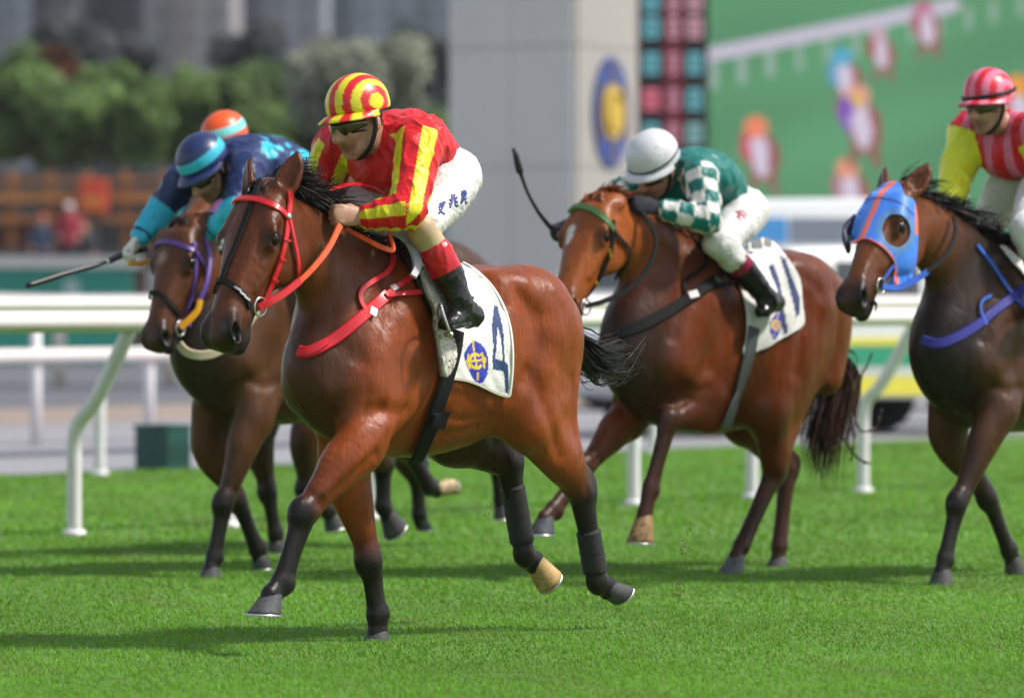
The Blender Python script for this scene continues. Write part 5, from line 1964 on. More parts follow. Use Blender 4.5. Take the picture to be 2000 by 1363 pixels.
M_PAD = material("muddy_saddle_pad", (.56, .53, .47), rough=.6, noise=.12, nscale=14, bump=.35, bscale=30, mud=1.7, mudcol=(.12, .085, .05), mscale=90)
M_GREY = material("grey_saddle_panel", (.36, .37, .40), rough=.4, noise=.1, mud=.2)
M_LEATHER = material("saddle_leather", (.009, .009, .010), spec=.3, rough=.34, noise=.2, nscale=20, bump=.25, bscale=40)
M_HOOD = material("hood_nylon", attr=True, rough=.5, noise=.06, nscale=20, bump=.15, bscale=90, sheen=.2)
M_WHIP = material("whip_shaft", (.012, .012, .013), rough=.4)
M_LABEL = material("printed_label", (.80, .70, .70), rough=.5)
M_INK = material("navy_lettering", (.03, .045, .22), rough=.6)
M_INKRED = material("maroon_lettering", (.30, .02, .06), rough=.6)
WHITE = np.array((.74, .73, .71))

def px_of(x0, y0, s, pts):
    return [(x0 + a / s, y0 + b / s) for a, b in pts]

def paint_poly(C, S, poly, col):
    C[in_poly(S, poly)] = col

def paint_lines(C, S, segs, w, col):
    for seg in segs:
        Q = catmull(np.asarray(seg, float), 8)
        for a, b in zip(Q[:-1], Q[1:]):
            t, d = seg_t(S, a, b)
            C[d < w] = col

def crest(C, S, poly, blue=(.018, .035, .40), gold=(.78, .52, .03), inset=True):
    """Blue oval badge with a gold horseshoe, crossed bar and three sticks, inside a pixel outline."""
    P = catmull(np.vstack([poly, poly[:1]]), 6)
    paint_poly(C, S, P, blue)
    c = P.mean(0)
    A = P - c
    w, v = np.linalg.eigh(A.T @ A)
    up = v[:, 1] * (1 if v[1, 1] < 0 else -1)
    rt = v[:, 0] * (1 if v[0, 0] > 0 else -1)
    hu, hr = np.abs(A @ up).max(), np.abs(A @ rt).max()
    def q(x, y): return c + rt * x * hr + up * y * hu
    lw = hr * .085
    a = np.linspace(math.radians(50), math.radians(310), 16)
    paint_lines(C, S, [[q(.52 * math.cos(t), .30 * math.sin(t) - .02) for t in a]], lw * 1.6, gold)
    paint_lines(C, S, [[q(-.60, .30), q(-.60, -.30)], [q(.60, .30), q(.62, -.34)], [q(0, .88), q(0, .45)], [q(0, .22), q(0, -.22)],
                       [q(-.5, .0), q(.66, .0)], [q(-.02, -.55), q(-.06, -.82)]], lw, gold)
    paint_lines(C, S, [[q(-.72, .06), q(-.80, .0), q(-.72, -.06)], [q(.72, .08), q(.80, .0), q(.72, -.08)]], lw * .8, gold)

# ------------------------------------------------------------------ 1. the leading bay with number 4
BAY, BAYDK = (.205, .043, .0085), (.010, .0075, .007)
fr1 = Frame((735, 1251), -.12, 49)
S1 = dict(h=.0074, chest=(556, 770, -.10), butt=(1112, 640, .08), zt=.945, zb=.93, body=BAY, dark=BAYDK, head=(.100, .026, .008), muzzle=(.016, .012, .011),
          kw=.91, nw=.90, thigh_RH=(.045, .014, .006), chestcol=(.070, .022, .009), neckcol=(.110, .028, .008), ls=.99, earout=.30,  # shade put into chest and right hind thigh; the thigh also has dark hair
          A=(503, 364, 0), B=(411, 662, .06), hw=1.28, earfwd=.12,
          lines=[([(618, 765), (628, 800), (638, 826), (654, 846)], .020, .055), ([(672, 775), (680, 800)], -.012, .11), ([(735, 700), (742, 770)], -.013, .15),
                 ([(826, 640), (822, 700), (800, 768), (784, 822), (764, 862)], .009, .06), ([(655, 850), (692, 818), (726, 800)], .010, .05),
                 ([(735, 830), (690, 890), (640, 962)], -.007, .045), ([(712, 885), (672, 935), (634, 985)], .007, .04),
                 ([(992, 556), (1006, 592), (1022, 630), (1020, 690), (1003, 745)], .014, .07), ([(1075, 570), (1085, 650)], -.016, .17),
                 ([(1012, 728), (1043, 816), (1085, 890)], .010, .06), ([(1108, 740), (1118, 850)], .007, .05), ([(965, 520), (985, 548)], -.008, .06),
                 ([(690, 560), (720, 640)], -.008, .13), ([(640, 560), (668, 640), (700, 690)], .007, .07), ([(850, 800), (900, 820), (955, 812)], .004, .03), ([(838, 838), (890, 848), (940, 832)], .004, .025)],
          LF=[(700, 868, .17), (592, 1006, .13), (551, 1137, .12), (530, 1163, .12), (479, 1198, .12), (550, 1201, .12)],
          RF=[(672, 905, -.15), (723, 1095, -.12), (737, 1200, -.12), (738, 1236, -.12), (712, 1266, -.12), (752, 1265, -.12)],
          LH=[(1030, 815, .18), (1136, 962, .13), (1166, 1135, .12), (1186, 1147, .12), (1203, 1181, .12), (1227, 1140, .12)],
          RH=[(885, 845, -.17), (993, 903, -.12), (1024, 1082, -.12), (1044, 1098, -.12), (1060, 1158, -.12), (1086, 1112, -.12)],
          hoofcol_RH=(.46, .30, .13), hoofcol_LF=(.065, .068, .075),
          marks=[((435, 472), .007, (.6, .6, .58), .004), ((431, 483), .007, (.6, .6, .58), .004)])
hz1 = make_horse(fr1, S1)
h1 = tag(hz1['ob'], "bright bay racehorse in red bridle leading the field, pale near hind hoof lifted", "horse", "racehorses galloping on the turf")
make_mane(hz1, 1100, (.07, .15), (-.75, .35, .25), droop=1.0, side=.08)
make_mane(hz1, 1100, (.11, .20), (-.75, .25, .45), droop=.9, side=.04, t0=.55, t1=.93)
make_forelock(hz1, 70, L=.11)
make_tail(hz1, [(1118, 655, 0), (1142, 688, -.02), (1165, 708, -.04), (1192, 704, -.06), (1216, 695, -.08)], [.014, .028, .036, .040, .040], 420)
V, F, C = hair_mesh([fr1.W(catmull([fr1.L(1130, 680, 0), fr1.L(1165, rng.uniform(672, 745), -.03), fr1.L(1210, rng.uniform(660, 760), -.07), fr1.L(1262, rng.uniform(655, 735), -.1)], 6)) for _ in range(26)], .005, ((.012, .010, .010),))
mesh_np('tail_wisp', V, F, M_HAIR, C, hz1['ob'])

def wraps(hz, key, f0, f1, col=(.013, .013, .014)):
    """Bandage turns on a cannon."""
    J = [hz['fr'].L(*p) for p in hz['S'][key]]
    kn, f = J[1], J[2]
    mb = MB()
    M = material("leg_bandage", col, rough=.75, bump=.4, bscale=120)
    P = [kn + (f - kn) * t for t in np.linspace(f0, f1, 14)]
    R = [(.0455 if i in (0, 13) else .0495) + .0008 * math.sin(i * 2.3) for i in range(14)]
    mb.tube(hz['fr'].W(np.array(P)), R, n=18)
    ob = mb.build("bandage", M, hz['ob'], smooth=True)
    for t in np.linspace(f0 + .03, f1 - .03, 3):
        V, F = ring_mesh(hz['fr'].W(kn + (f - kn) * t), hz['fr'].dirW(f - kn), .0497, .0018, 22, 6)
        mesh_np("bandage_tape", V, F, M_BLACK, None, ob, origin=ob["_o"])
wraps(hz1, 'LH', .42, .90)
wraps(hz1, 'RH', .25, .88)

# bridle
b1 = empty("bridle", fr1.W(hz1['H'](.1, 0, 0)))
tag(b1, "red bridle with black noseband and face strap on the leading bay", "bridle", "bridles on the racehorses")
strap(hz1, [(452, 398), (464, 391), (492, 390), (520, 396), (546, 411), (561, 426)], .026, "browband", M_RED, b1, th=.007)
strap(hz1, [(566, 372), (564, 398), (561, 426), (557, 462), (549, 498), (540, 528), (522, 572), (509, 598)], .024, "cheekpiece", M_RED, b1, th=.006, mirror=True)
strap(hz1, [(562, 430), (570, 470), (578, 505), (578, 540), (570, 566)], .018, "throat_latch", M_RED, b1, lift=.012)
strap(hz1, [(414, 572), (424, 553), (436, 548), (452, 556), (468, 570), (480, 584), (486, 602)], .026, "noseband", M_WEB, b1, th=.006)
strap(hz1, [(508, 352), (497, 385), (482, 425), (463, 475), (447, 512), (434, 549)], .026, "face_strap", M_WEB, b1)
for u, v in ((463, 566), (470, 575), (477, 583)):
    strap(hz1, [(u - 4, v - 3), (u + 5, v + 4)], .010, "buckle", M_STEEL, b1, lift=.013)
for u, v in ((556, 468), (547, 505), (534, 545)):
    strap(hz1, [(u - 6, v - 1), (u + 6, v + 3)], .010, "buckle", M_RED, b1, lift=.012)
r = cast(hz1['bvh'], 560, 424)
V, F = ring_mesh(r[0] + r[1] * .012, r[1], .006, .0075, 18, 8)
mesh_np("rosette", V, F, M_STEEL, None, b1)
bit_ring(hz1, (503, 598), .034, M_STEEL, b1)
free_strap(fr1, [(508, 600, .11), (540, 582, .14), (575, 558, .16), (610, 525, .175), (642, 484, .17), (664, 440, .145)], np.linspace(.020, .026, 31), "rein", M_ORANGE, b1, th=.006, normal=(.25, 1, .1))
free_strap(fr1, [(506, 601, .112), (530, 588, .137), (556, 572, .154), (585, 549, .168)], .029, "rein_sleeve", M_RED, b1, th=.010, normal=(.25, 1, .1))
free_strap(fr1, [(676, 447, .10), (712, 466, .16), (748, 484, .20), (768, 487, .21), (762, 462, .18), (757, 440, .12)], .022, "rein_loop", M_ORANGE, b1)
free_strap(fr1, [(628, 402, .0), (640, 378, .02), (668, 364, .03), (705, 361, .05), (738, 370, .06), (755, 392, .07), (757, 440, .12)], .024, "rein_loop", M_RED, b1, normal=(.4, .3, .8))

# saddle cloth with number 4
poly = [(838, 532), (870, 524), (905, 522), (935, 537), (962, 565), (982, 605), (993, 650), (995, 710), (990, 773), (965, 766), (935, 752), (905, 741), (878, 738), (862, 728), (862, 690), (850, 640), (846, 590)]
V, F, SP, NN = sheet(hz1['bvh'], poly, 1.7, .016)
C = np.tile(WHITE, (len(V), 1))
four = px_of(820, 480, 4.258, [(602, 505), (632, 515), (660, 620), (672, 760), (690, 960), (716, 985), (720, 1060), (712, 1220), (688, 1215), (692, 1100), (680, 1040), (575, 1025), (568, 960), (585, 850), (578, 700)])
hole = px_of(820, 480, 4.258, [(627, 690), (600, 936), (668, 957), (650, 775)])
paint_poly(C, SP, four, (.020, .050, .17))
paint_poly(C, SP, hole, WHITE)
crest(C, SP, np.array(px_of(820, 480, 4.258, [(440, 795), (490, 820), (525, 880), (537, 990), (520, 1080), (470, 1140), (430, 1115), (400, 1050), (352, 935), (352, 890), (385, 830)])))
V = V + NN * (.006 * np.sin(SP[:, 0] * .085 + SP[:, 1] * .03) * np.clip((SP[:, 1] - 560) / 160, 0, 1) + .0012 * np.sin(SP[:, 0] * .21 - SP[:, 1] * .12))[:, None]
cl1 = mesh_np("saddle_cloth", V, F, M_CLOTH, C)
tag(cl1, "white saddle cloth with blue number 4 and oval crest, mud spattered", "saddle cloth", "saddle cloths")
edge = catmull([(905, 522), (935, 537), (962, 565), (982, 605), (993, 650), (995, 710), (990, 771)], 4)
strap(hz1, edge, .010, "binding", material("cloth_binding", (.74, .73, .70), .7), cl1, lift=.018, n=1)
strap(hz1, [(990, 772), (965, 766), (935, 752), (905, 741), (878, 738)], .012, "fringe", material("cloth_fringe", (.60, .55, .47), .9, bump=.5, bscale=300), cl1, lift=.018)

# saddle, girth, stirrup
sd1 = empty("saddle", fr1.W(hz1['tp'](-.15, 0, 1.55)))
tag(sd1, "black race saddle with muddy white pad and black girth under the red rider", "saddle", "race saddles")
V, F, _, _ = sheet(hz1['bvh'], [(757, 455), (785, 462), (815, 500), (842, 520), (875, 560), (880, 620), (868, 655), (848, 652), (838, 625), (820, 585), (800, 545), (778, 505), (762, 480)], 3, .030, th=.014)
mesh_np("flap", V, F, M_LEATHER, None, sd1)
V, F, SP, NN = sheet(hz1['bvh'], [(808, 532), (836, 545), (858, 575), (868, 600), (864, 620), (852, 638), (860, 655), (869, 668), (869, 690), (859, 716), (846, 733), (842, 700), (843, 668), (833, 630), (818, 585)], 2, .062, th=.03)
V = V + NN * (.010 * np.sin(SP[:, 1] * .055))[:, None]
mesh_np("saddle_pad", V, F, M_PAD, None, sd1)
free_strap(fr1, [(757, 450, .10), (780, 457, .15), (799, 474, .19), (811, 500, .225), (814, 524, .245), (806, 541, .25)], np.linspace(.05, .03, 31), "saddle_tree", M_GREY, sd1, th=.012, normal=(.3, .8, .5))
gp = [(886, 648), (880, 690), (867, 735), (851, 785), (836, 830), (820, 868), (810, 890)]
strap(hz1, gp, np.array([.07] * 19 + list(np.linspace(.074, .064, 18))), "girth", M_WEB, sd1, lift=.022, th=.008)
strap(hz1, [(853, 795), (842, 826)], .082, "girth_buckle_guard", M_WEB, sd1, lift=.040, th=.008)
st = MB()
sp = [fr1.L(*p) for p in ((862, 600, .37), (869, 622, .385), (876, 643, .39), (880, 654, .385))]
st.tube(fr1.W(catmull(sp, 5)), .0055)
q0, q3 = sp[0] + np.array([-.035, -.045, .0]), sp[3] + np.array([-.065, -.08, 0])
st.tube(fr1.W(catmull([sp[0], (sp[0] + q0) / 2 + np.array([0, 0, .012]), q0 + np.array([-.012, -.016, -.02]), (q0 + q3) / 2 + np.array([-.018, -.024, 0]), q3], 5)), .0055)
st.tube(fr1.W(np.array([sp[3], q3])), .012)
st.build("stirrup", M_STEEL, sd1, smooth=True)

# breast collar
bc1 = empty("breast_collar", fr1.W(hz1['tp'](.4, 0, 1.2)))
tag(bc1, "bright red breast collar with neck strap on the leading bay", "breast collar", "breast collars")
strap(hz1, [(758, 576), (735, 594), (713, 612), (680, 642), (645, 668), (615, 684), (596, 689), (584, 686)], .047, "chest_band", M_RED, bc1, lift=.008, th=.008)
strap(hz1, [(814, 533), (792, 550), (770, 568), (752, 582)], .024, "collar_strap", M_RED, bc1, lift=.020)
strap(hz1, [(758, 582), (785, 578), (815, 573)], .022, "strap_end", M_RED, bc1, lift=.020)
strap(hz1, [(712, 607), (703, 592), (701, 575), (712, 560), (735, 545), (756, 532), (765, 517), (766, 495), (758, 470), (754, 440)], .022, "neck_strap", M_RED, bc1, lift=.012)
strap(hz1, [(764, 563), (772, 573)], .03, "buckle", M_STEEL, bc1, lift=.022)
strap(hz1, [(718, 607), (732, 615)], .034, "printed_label", M_LABEL, bc1, lift=.018, th=.001)
strap(hz1, [(590, 692), (612, 688), (636, 672)], .022, "keeper", M_RED, bc1, lift=.018)

def jacket1(V, c):
    P = c['P']
    red, yel = np.array((.60, .010, .018)), np.array((.66, .60, .02))
    C = np.tile(red, (len(V), 1))
    for s in 'LR':
        up, lo, t1, t2 = arm_masks(V, P, s)
        a = arm_angle(V, P['sh' + s], P['el' + s], np.array([1.0, 0, 0]))
        b = arm_angle(V, P['el' + s], P['wr' + s], np.array([0, 0, 1.0]))
        m = (up & (np.sin(a * 4 + .6) > .1)) | (lo & (np.sin(b * 4 + .9) > .1))
        m &= ~(up & (t1 < -.05))
        C[m] = yel
    return C
def cap_arcs(c1, c2, n=26.0, ph=0.0):
    def fn(d, p):
        a = math.degrees(math.acos(max(-1, min(1, d[1] / (np.linalg.norm(d) + 1e-9)))))
        return np.array(c2) if ((a + ph) // (n / 2)) % 2 == 0 else np.array(c1)
    return fn
R1 = make_rider(fr1, dict(jvox=.84, yaw=-4, pitch=14, roll=4, seed=3, J=dict(
    head=(700, 238, 0), neck=(740, 266, 0), chest=(770, 290, 0), hip=(848, 330, 0), waist=(828, 308, 0),
    shL=(818, 280, .19), shR=(660, 284, -.20), elL=(796, 414, .31), elR=(622, 395, -.32), wrL=(712, 424, .17), wrR=(702, 438, -.07),
    haL=(668, 420, .13), haR=(658, 430, -.04), hjL=(890, 345, .11), knL=(822, 446, .25), anL=(896, 586, .33), toL=(868, 641, .345), heL=(928, 630, .325)),
    waist=fr1.L(828, 306, 0), jacket=jacket1, cap=cap_arcs((.60, .010, .018), (.66, .60, .02), 33, 1), stocking=(.46, .34, .19), cuff=(.48, .008, .015), kneecut=.90, hR=(.134, .112, .115)))
p1 = tag(R1['ob'], "person in red silks with yellow striped sleeves crouching on the leading bay", "person", "jockeys in the race")
sp_ = MB()
sp_.tube(fr1.W(np.array([fr1.L(*q) for q in ((893, 574, .34), (908, 580, .345), (922, 583, .345))])), np.array([.010, .011, .010]))
sp_.build('boot_strap', M_BLACK, R1['ob'], smooth=True)
ai = px_of(580, 130, 4.13, [(1140, 1120), (1195, 1095)])
ch = [[(1145, 1118), (1196, 1095)], [(1160, 1100), (1162, 1125)], [(1180, 1090), (1184, 1112)], [(1140, 1140), (1185, 1120)], [(1178, 1125), (1160, 1165), (1140, 1190)], [(1143, 1148), (1165, 1175), (1190, 1190)],
      [(1248, 1035), (1250, 1095), (1232, 1140)], [(1268, 1030), (1272, 1110), (1292, 1128), (1296, 1112)], [(1232, 1070), (1242, 1085)], [(1225, 1115), (1245, 1100)], [(1290, 1055), (1278, 1070)], [(1274, 1085), (1294, 1095)],
      [(1325, 1015), (1362, 1005)], [(1345, 998), (1346, 1030)], [(1322, 1035), (1368, 1022)], [(1330, 1050), (1362, 1042)], [(1330, 1050), (1326, 1100)], [(1345, 1048), (1345, 1080)], [(1325, 1075), (1366, 1066)], [(1352, 1070), (1358, 1098), (1372, 1098)], [(1340, 1082), (1322, 1105)]]
decal(R1['bvh_b'], [px_of(580, 130, 4.13, s) for s in ch], .0085, "lettering", M_INK, R1['ob'])
# ------------------------------------------------------------------ 2. dark bay at the left, rider in navy
fr2 = Frame((410, 1128), .12, 50)
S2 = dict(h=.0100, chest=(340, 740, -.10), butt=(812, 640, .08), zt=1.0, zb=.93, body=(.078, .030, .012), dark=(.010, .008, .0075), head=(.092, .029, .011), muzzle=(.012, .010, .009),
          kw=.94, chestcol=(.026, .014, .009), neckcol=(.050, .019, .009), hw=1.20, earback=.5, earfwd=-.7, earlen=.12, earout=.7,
          A=(347, 432, 0), B=(288, 672, .05),
          LF=[(495, 815, .17), (437, 985, .13), (418, 1088, .12), (412, 1111, .12), (390, 1139, .12), (430, 1139, .12)],
          RF=[(410, 870, -.15), (464, 975, -.12), (502, 1072, -.12), (508, 1088, -.12), (500, 1112, -.12), (526, 1108, -.12)],
          LH=[(690, 840, .18), (748, 905, .13), (748, 988, .12), (757, 1006, .12), (758, 1056, .12), (786, 1014, .12)],
          RH=[(690, 850, -.17), (800, 880, -.12), (838, 950, -.12), (852, 955, -.12), (889, 963, -.12), (880, 934, -.12)],
          hoofcol_RH=(.45, .34, .2), marks=[((316, 503), .016, (.25, .16, .11), .03)])
hz2 = make_horse(fr2, S2)
tag(hz2['ob'], "dark bay racehorse with purple bridle at the left of the field", "horse", "racehorses galloping on the turf")
make_mane(hz2, 260, (.08, .16), (-.8, .2, .2), droop=.9, side=.04)
make_forelock(hz2, 60, L=.10)
make_tail(hz2, [(806, 640, 0), (830, 690, -.03), (850, 740, -.08)], [.012, .03, .05], 160)
b2 = tag(empty("bridle", fr2.W(hz2['H'](.1, 0, 0))), "purple bridle with amber rein tape on the dark bay at left", "bridle", "bridles on the racehorses")
strap(hz2, [(290, 482), (305, 476), (330, 473), (355, 480), (376, 490)], .026, "browband", M_PURPLE, b2, th=.007)
strap(hz2, [(378, 474), (379, 490), (381, 520), (377, 560), (366, 600), (350, 640)], .026, "cheekpiece", M_PURPLE, b2, th=.006, mirror=True)
strap(hz2, [(378, 490), (398, 520), (404, 545), (395, 575), (388, 590)], .020, "throat_latch", M_PURPLE, b2, lift=.012)
strap(hz2, [(283, 584), (290, 576), (302, 572), (318, 578), (335, 598), (350, 615)], .026, "noseband", M_WEB, b2, th=.010)
free_strap(fr2, [(352, 640, .11), (372, 622, .14), (386, 605, .16), (391, 585, .17)], .034, "rein_tape", M_GOLDTAPE, b2, th=.008, normal=(.25, 1, .1))
free_strap(fr2, [(391, 585, .17), (405, 545, .18), (410, 500, .15), (400, 465, .11)], .024, "rein", M_PURPLE, b2, th=.006, normal=(.25, 1, .1))
bit_ring(hz2, (348, 640), .036, M_STEEL, b2)
c2 = tag(empty("breast_collar", fr2.W(hz2['tp'](.4, 0, 1.2))), "cream sheepskin breast collar on the dark bay at left", "breast collar", "breast collars")
strap(hz2, [(500, 608), (470, 650), (430, 684), (395, 694), (366, 688), (352, 672)], .045, "chest_band", material("cream_webbing", (.50, .42, .28), .8, bump=.4, bscale=200), c2, lift=.008, th=.01)

TEAL, NAVY = np.array((.02, .42, .60)), np.array((.012, .026, .105))
def jacket2(V, c):
    P = c['P']
    C = np.tile(NAVY, (len(V), 1))
    for s in 'LR':
        up, lo, t1, t2 = arm_masks(V, P, s)
        C[lo | (up & (t1 > .90))] = TEAL
        C[lo & (t2 > .86) & (t2 < .93)] = (.01, .02, .05)
    r = np.random.default_rng(5)
    w, ch = P['hip'], c['ch']
    for i in range(26):
        t, a = r.uniform(0, 1), r.uniform(-1.2, 1.2)
        p = ch * (1 - t) + w * t + np.array([0, math.sin(a) * .19, .13 * math.cos(a)])
        C[np.linalg.norm((V - p) * np.array([.8, 1, 1]), axis=1) < .030] = TEAL
    return C
def cap2(d, p):
    return TEAL if -.02 < d[2] < .36 else NAVY
R2 = make_rider(fr2, dict(vox=1.55, yaw=-2, pitch=38, roll=6, seed=8, hs=1.08, hR=(.135, .118, .118), vis=.05, J=dict(
    head=(404, 334, 0), neck=(440, 330, 0), chest=(470, 322, 0), hip=(578, 345, 0),
    shL=(482, 335, .19), shR=(360, 352, -.20), elL=(462, 410, .24), elR=(318, 406, -.28), wrL=(410, 456, .10), wrR=(272, 466, -.29),
    haL=(386, 462, .06), haR=(250, 494, -.30), hjL=(612, 360, .11), knL=(580, 466, .27), anL=(640, 595, .33), toL=(612, 640, .345), heL=(676, 630, .325)),
    hsideR=(0, .3, 1), jacket=jacket2, cap=cap2, glove=np.array((.66, .64, .60)), cuff=(.02, .03, .1), kneecut=1.0))
tag(R2['ob'], "person in navy silks with turquoise spots and forearms, stretching a whip forward", "person", "jockeys in the race")
def whip(name, pts, rad, label, mat=M_WHIP, flap=None):
    V, F = tube(pts, rad, 8)
    ob = mesh_np(name, V, F, mat)
    tag(ob, label, "whip", "jockeys' whips")
    return ob
wp = [fr2.L(*p) for p in ((285, 486, -.30), (245, 497, -.315), (213, 510, -.325), (206, 512, -.33), (180, 520, -.34), (120, 537, -.37), (80, 550, -.39), (52, 558, -.40))]
w2 = whip("riding_whip", fr2.W(catmull(wp, 3)), np.interp(np.linspace(0, 7, 22), [0, 1, 2, 2.3, 3, 4.5, 5.5, 7], [.016, .015, .014, .008, .008, .013, .016, .013]), "straight black whip held low and forward by the navy jockey")
V, F = ring_mesh(fr2.W((wp[2] + wp[3]) / 2), fr2.dirW(wp[3] - wp[2]), .008, .007, 14, 6)
mesh_np("ferrule", V, F, material("whip_ferrule", (.7, .69, .66), .4), None, w2)
free_strap(fr2, [(250, 515, -.25), (285, 512, -.25), (310, 498, -.27), (312, 482, -.3), (290, 482, -.33)], .022, "wrist_loop", M_GOLDTAPE, w2, normal=(.3, .9, .3))
tag(empty("saddle", fr2.W(hz2['tp'](-.15, 0, 1.55))), "dark race saddle and pad under the navy rider", "saddle", "race saddles")
sd2 = [o for o in bpy.data.objects if o.name.startswith("saddle") and o.type == 'EMPTY'][-1]
strap(hz2, [(650, 560), (655, 640), (645, 720), (630, 800)], .08, "girth", M_WEB, sd2, lift=.02, th=.008)
V, F, _, _ = sheet(hz2['bvh'], [(590, 480), (630, 490), (670, 540), (680, 620), (650, 640), (620, 560)], 4, .03, th=.014)
mesh_np("flap", V, F, M_LEATHER, None, sd2)

# ------------------------------------------------------------------ 3. bay behind it, rider in an orange cap
fr3 = Frame((541, 1080), -.12, 50)
S3 = dict(h=.014, chest=(486, 740, -.10), butt=(960, 650, .08), zt=1.07, zb=.95, body=(.055, .022, .010), dark=(.010, .008, .0075), head=(.15, .046, .015), muzzle=(.02, .016, .015),
          neckcol=(.12, .045, .018), hw=1.1, A=(430, 348, 0), B=(322, 478, .04),
          RF=[(500, 850, -.15), (524, 960, -.12), (537, 1042, -.12), (540, 1060, -.12), (526, 1080, -.12), (552, 1080, -.12)],
          LF=[(600, 850, .17), (597, 955, .13), (640, 998, .12), (648, 1010, .12), (640, 1038, .12), (668, 1024, .12)],
          LH=[(860, 850, .18), (970, 900, .13), (977, 975, .12), (980, 988, .12), (970, 1014, .12), (990, 1012, .12)],
          RH=[(760, 850, -.17), (815, 925, -.12), (818, 1004, -.12), (822, 1018, -.12), (818, 1036, -.12), (842, 1034, -.12)])
hz3 = make_horse(fr3, S3)
tag(hz3['ob'], "bay racehorse mostly hidden behind the navy jockey's horse", "horse", "racehorses galloping on the turf")
make_mane(hz3, 160, (.06, .12), (-.8, .2, .2), droop=.9)
b3 = tag(empty("bridle", fr3.W(hz3['H'](.1, 0, 0))), "purple and white bridle on the half hidden bay behind the navy jockey", "bridle", "bridles on the racehorses")
strap(hz3, [(323, 436), (330, 428), (345, 425), (360, 432), (368, 444)], .030, "noseband", material("pale_sheepskin", (.62, .45, .46), .9, bump=.5, bscale=200), b3, th=.014)
strap(hz3, [(432, 388), (420, 405), (405, 430), (385, 455)], .030, "cheekpiece", material("violet_tack", (.22, .07, .24), .5), b3)
ORG, AQ = np.array((.75, .085, .012)), np.array((.22, .66, .66))
R3 = make_rider(fr3, dict(vox=1.55, yaw=0, pitch=22, seed=15, hs=1.05, J=dict(
    head=(440, 285, 0), neck=(466, 300, 0), chest=(492, 318, 0), hip=(570, 345, 0),
    shL=(505, 325, .19), shR=(400, 335, -.20), elL=(485, 420, .26), wrL=(430, 430, .12), haL=(405, 425, .08),
    hjL=(590, 355, .11), knL=(510, 450, .27), anL=(575, 580, .33), toL=(548, 620, .345), heL=(610, 618, .325)),
    jacket=lambda V, c: np.tile(np.array((.06, .46, .46)), (len(V), 1)), cap=lambda d, p: AQ if .05 < d[2] < .45 else ORG, glove=np.array((.05, .05, .06)), cuff=(.4, .05, .01), kneecut=1.0))
tag(R3['ob'], "person in orange cap with aqua band, half hidden behind the navy jockey", "person", "jockeys in the race")

# ------------------------------------------------------------------ 4. chestnut number 11, rider in green
fr4 = Frame((1517, 1106), -.12, 49)
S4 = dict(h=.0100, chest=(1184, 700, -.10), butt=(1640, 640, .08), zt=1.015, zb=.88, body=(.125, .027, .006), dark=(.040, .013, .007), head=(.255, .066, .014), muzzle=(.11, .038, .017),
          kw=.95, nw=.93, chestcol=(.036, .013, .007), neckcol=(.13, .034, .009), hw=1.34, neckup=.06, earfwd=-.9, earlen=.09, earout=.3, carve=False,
          A=(1156, 384, 0), B=(1082, 608, .05),
          LF=[(1385, 800, .17), (1306, 824, .14), (1270, 955, .13), (1258, 1010, .13), (1226, 1059, .13), (1273, 1061, .13)],
          RF=[(1225, 815, -.15), (1140, 915, -.13), (1082, 995, -.13), (1065, 1012, -.13), (1030, 1043, -.13), (1082, 1044, -.13)],
          LH=[(1500, 800, .18), (1512, 922, .13), (1448, 1066, .12), (1438, 1087, .12), (1402, 1122, .12), (1450, 1123, .12)],
          RH=[(1450, 815, -.15), (1538, 915, -.12), (1522, 1065, -.12), (1520, 1090, -.12), (1500, 1114, -.12), (1530, 1114, -.12)],
          hoofcol_LF=(.34, .20, .09), hoofcol_RF=(.06, .065, .08), hoofcol_LH=(.10, .105, .11),
          marks=[((1115, 449), .022, (.62, .58, .55), .012), ((1112, 462), .018, (.62, .58, .55), .012), ((1109, 472), .010, (.6, .56, .52), .010)])
hz4 = make_horse(fr4, S4)
tag(hz4['ob'], "glossy chestnut racehorse with a white star and cloth number 11", "horse", "racehorses galloping on the turf")
RC = ((.22, .055, .014), (.16, .038, .010))
make_mane(hz4, 700, (.06, .14), (-.6, .35, .25), cols=RC, droop=.9, side=.06)
make_mane(hz4, 380, (.05, .10), (-.1, .35, .8), cols=RC, droop=1.3, side=.1, t0=.62, t1=.99)
make_forelock(hz4, 160, RC, L=.12)
make_tail(hz4, [(1628, 690, 0), (1640, 735, -.03), (1622, 800, -.05), (1608, 860, -.06), (1606, 930, -.07)], [.014, .045, .06, .062, .05], 900, cols=((.020, .010, .008), (.045, .014, .008)))
make_wisps = [fr4.W(catmull([fr4.L(*p) for p in q], 8)) for q in (
    [(1635, 735, -.02), (1668, 745, -.06), (1690, 720, -.10), (1702, 690, -.12)], [(1628, 760, -.03), (1660, 790, -.06), (1680, 840, -.09), (1712, 832, -.12), (1722, 800, -.14)],
    [(1622, 800, -.03), (1650, 860, -.06), (1676, 895, -.09), (1700, 905, -.12)], [(1625, 770, -.03), (1655, 800, -.07), (1668, 850, -.09), (1662, 900, -.1)])]
V, F, C = hair_mesh(make_wisps * 5, .006, cols=((.03, .012, .008),))
mesh_np("tail_wisp", V + rng.normal(0, .004, V.shape), F, M_HAIR, C, hz4['ob'])
b4 = tag(empty("bridle", fr4.W(hz4['H'](.1, 0, 0))), "black bridle with woven green browband on the chestnut", "bridle", "bridles on the racehorses")
strap(hz4, [(1111, 416), (1125, 406), (1150, 407), (1175, 422), (1196, 448)], .034, "browband", M_GREENTAPE, b4, th=.010)
strap(hz4, [(1196, 430), (1197, 452), (1191, 490), (1176, 528), (1158, 566), (1143, 596)], .024, "cheekpiece", M_WEB, b4, th=.006, mirror=True)
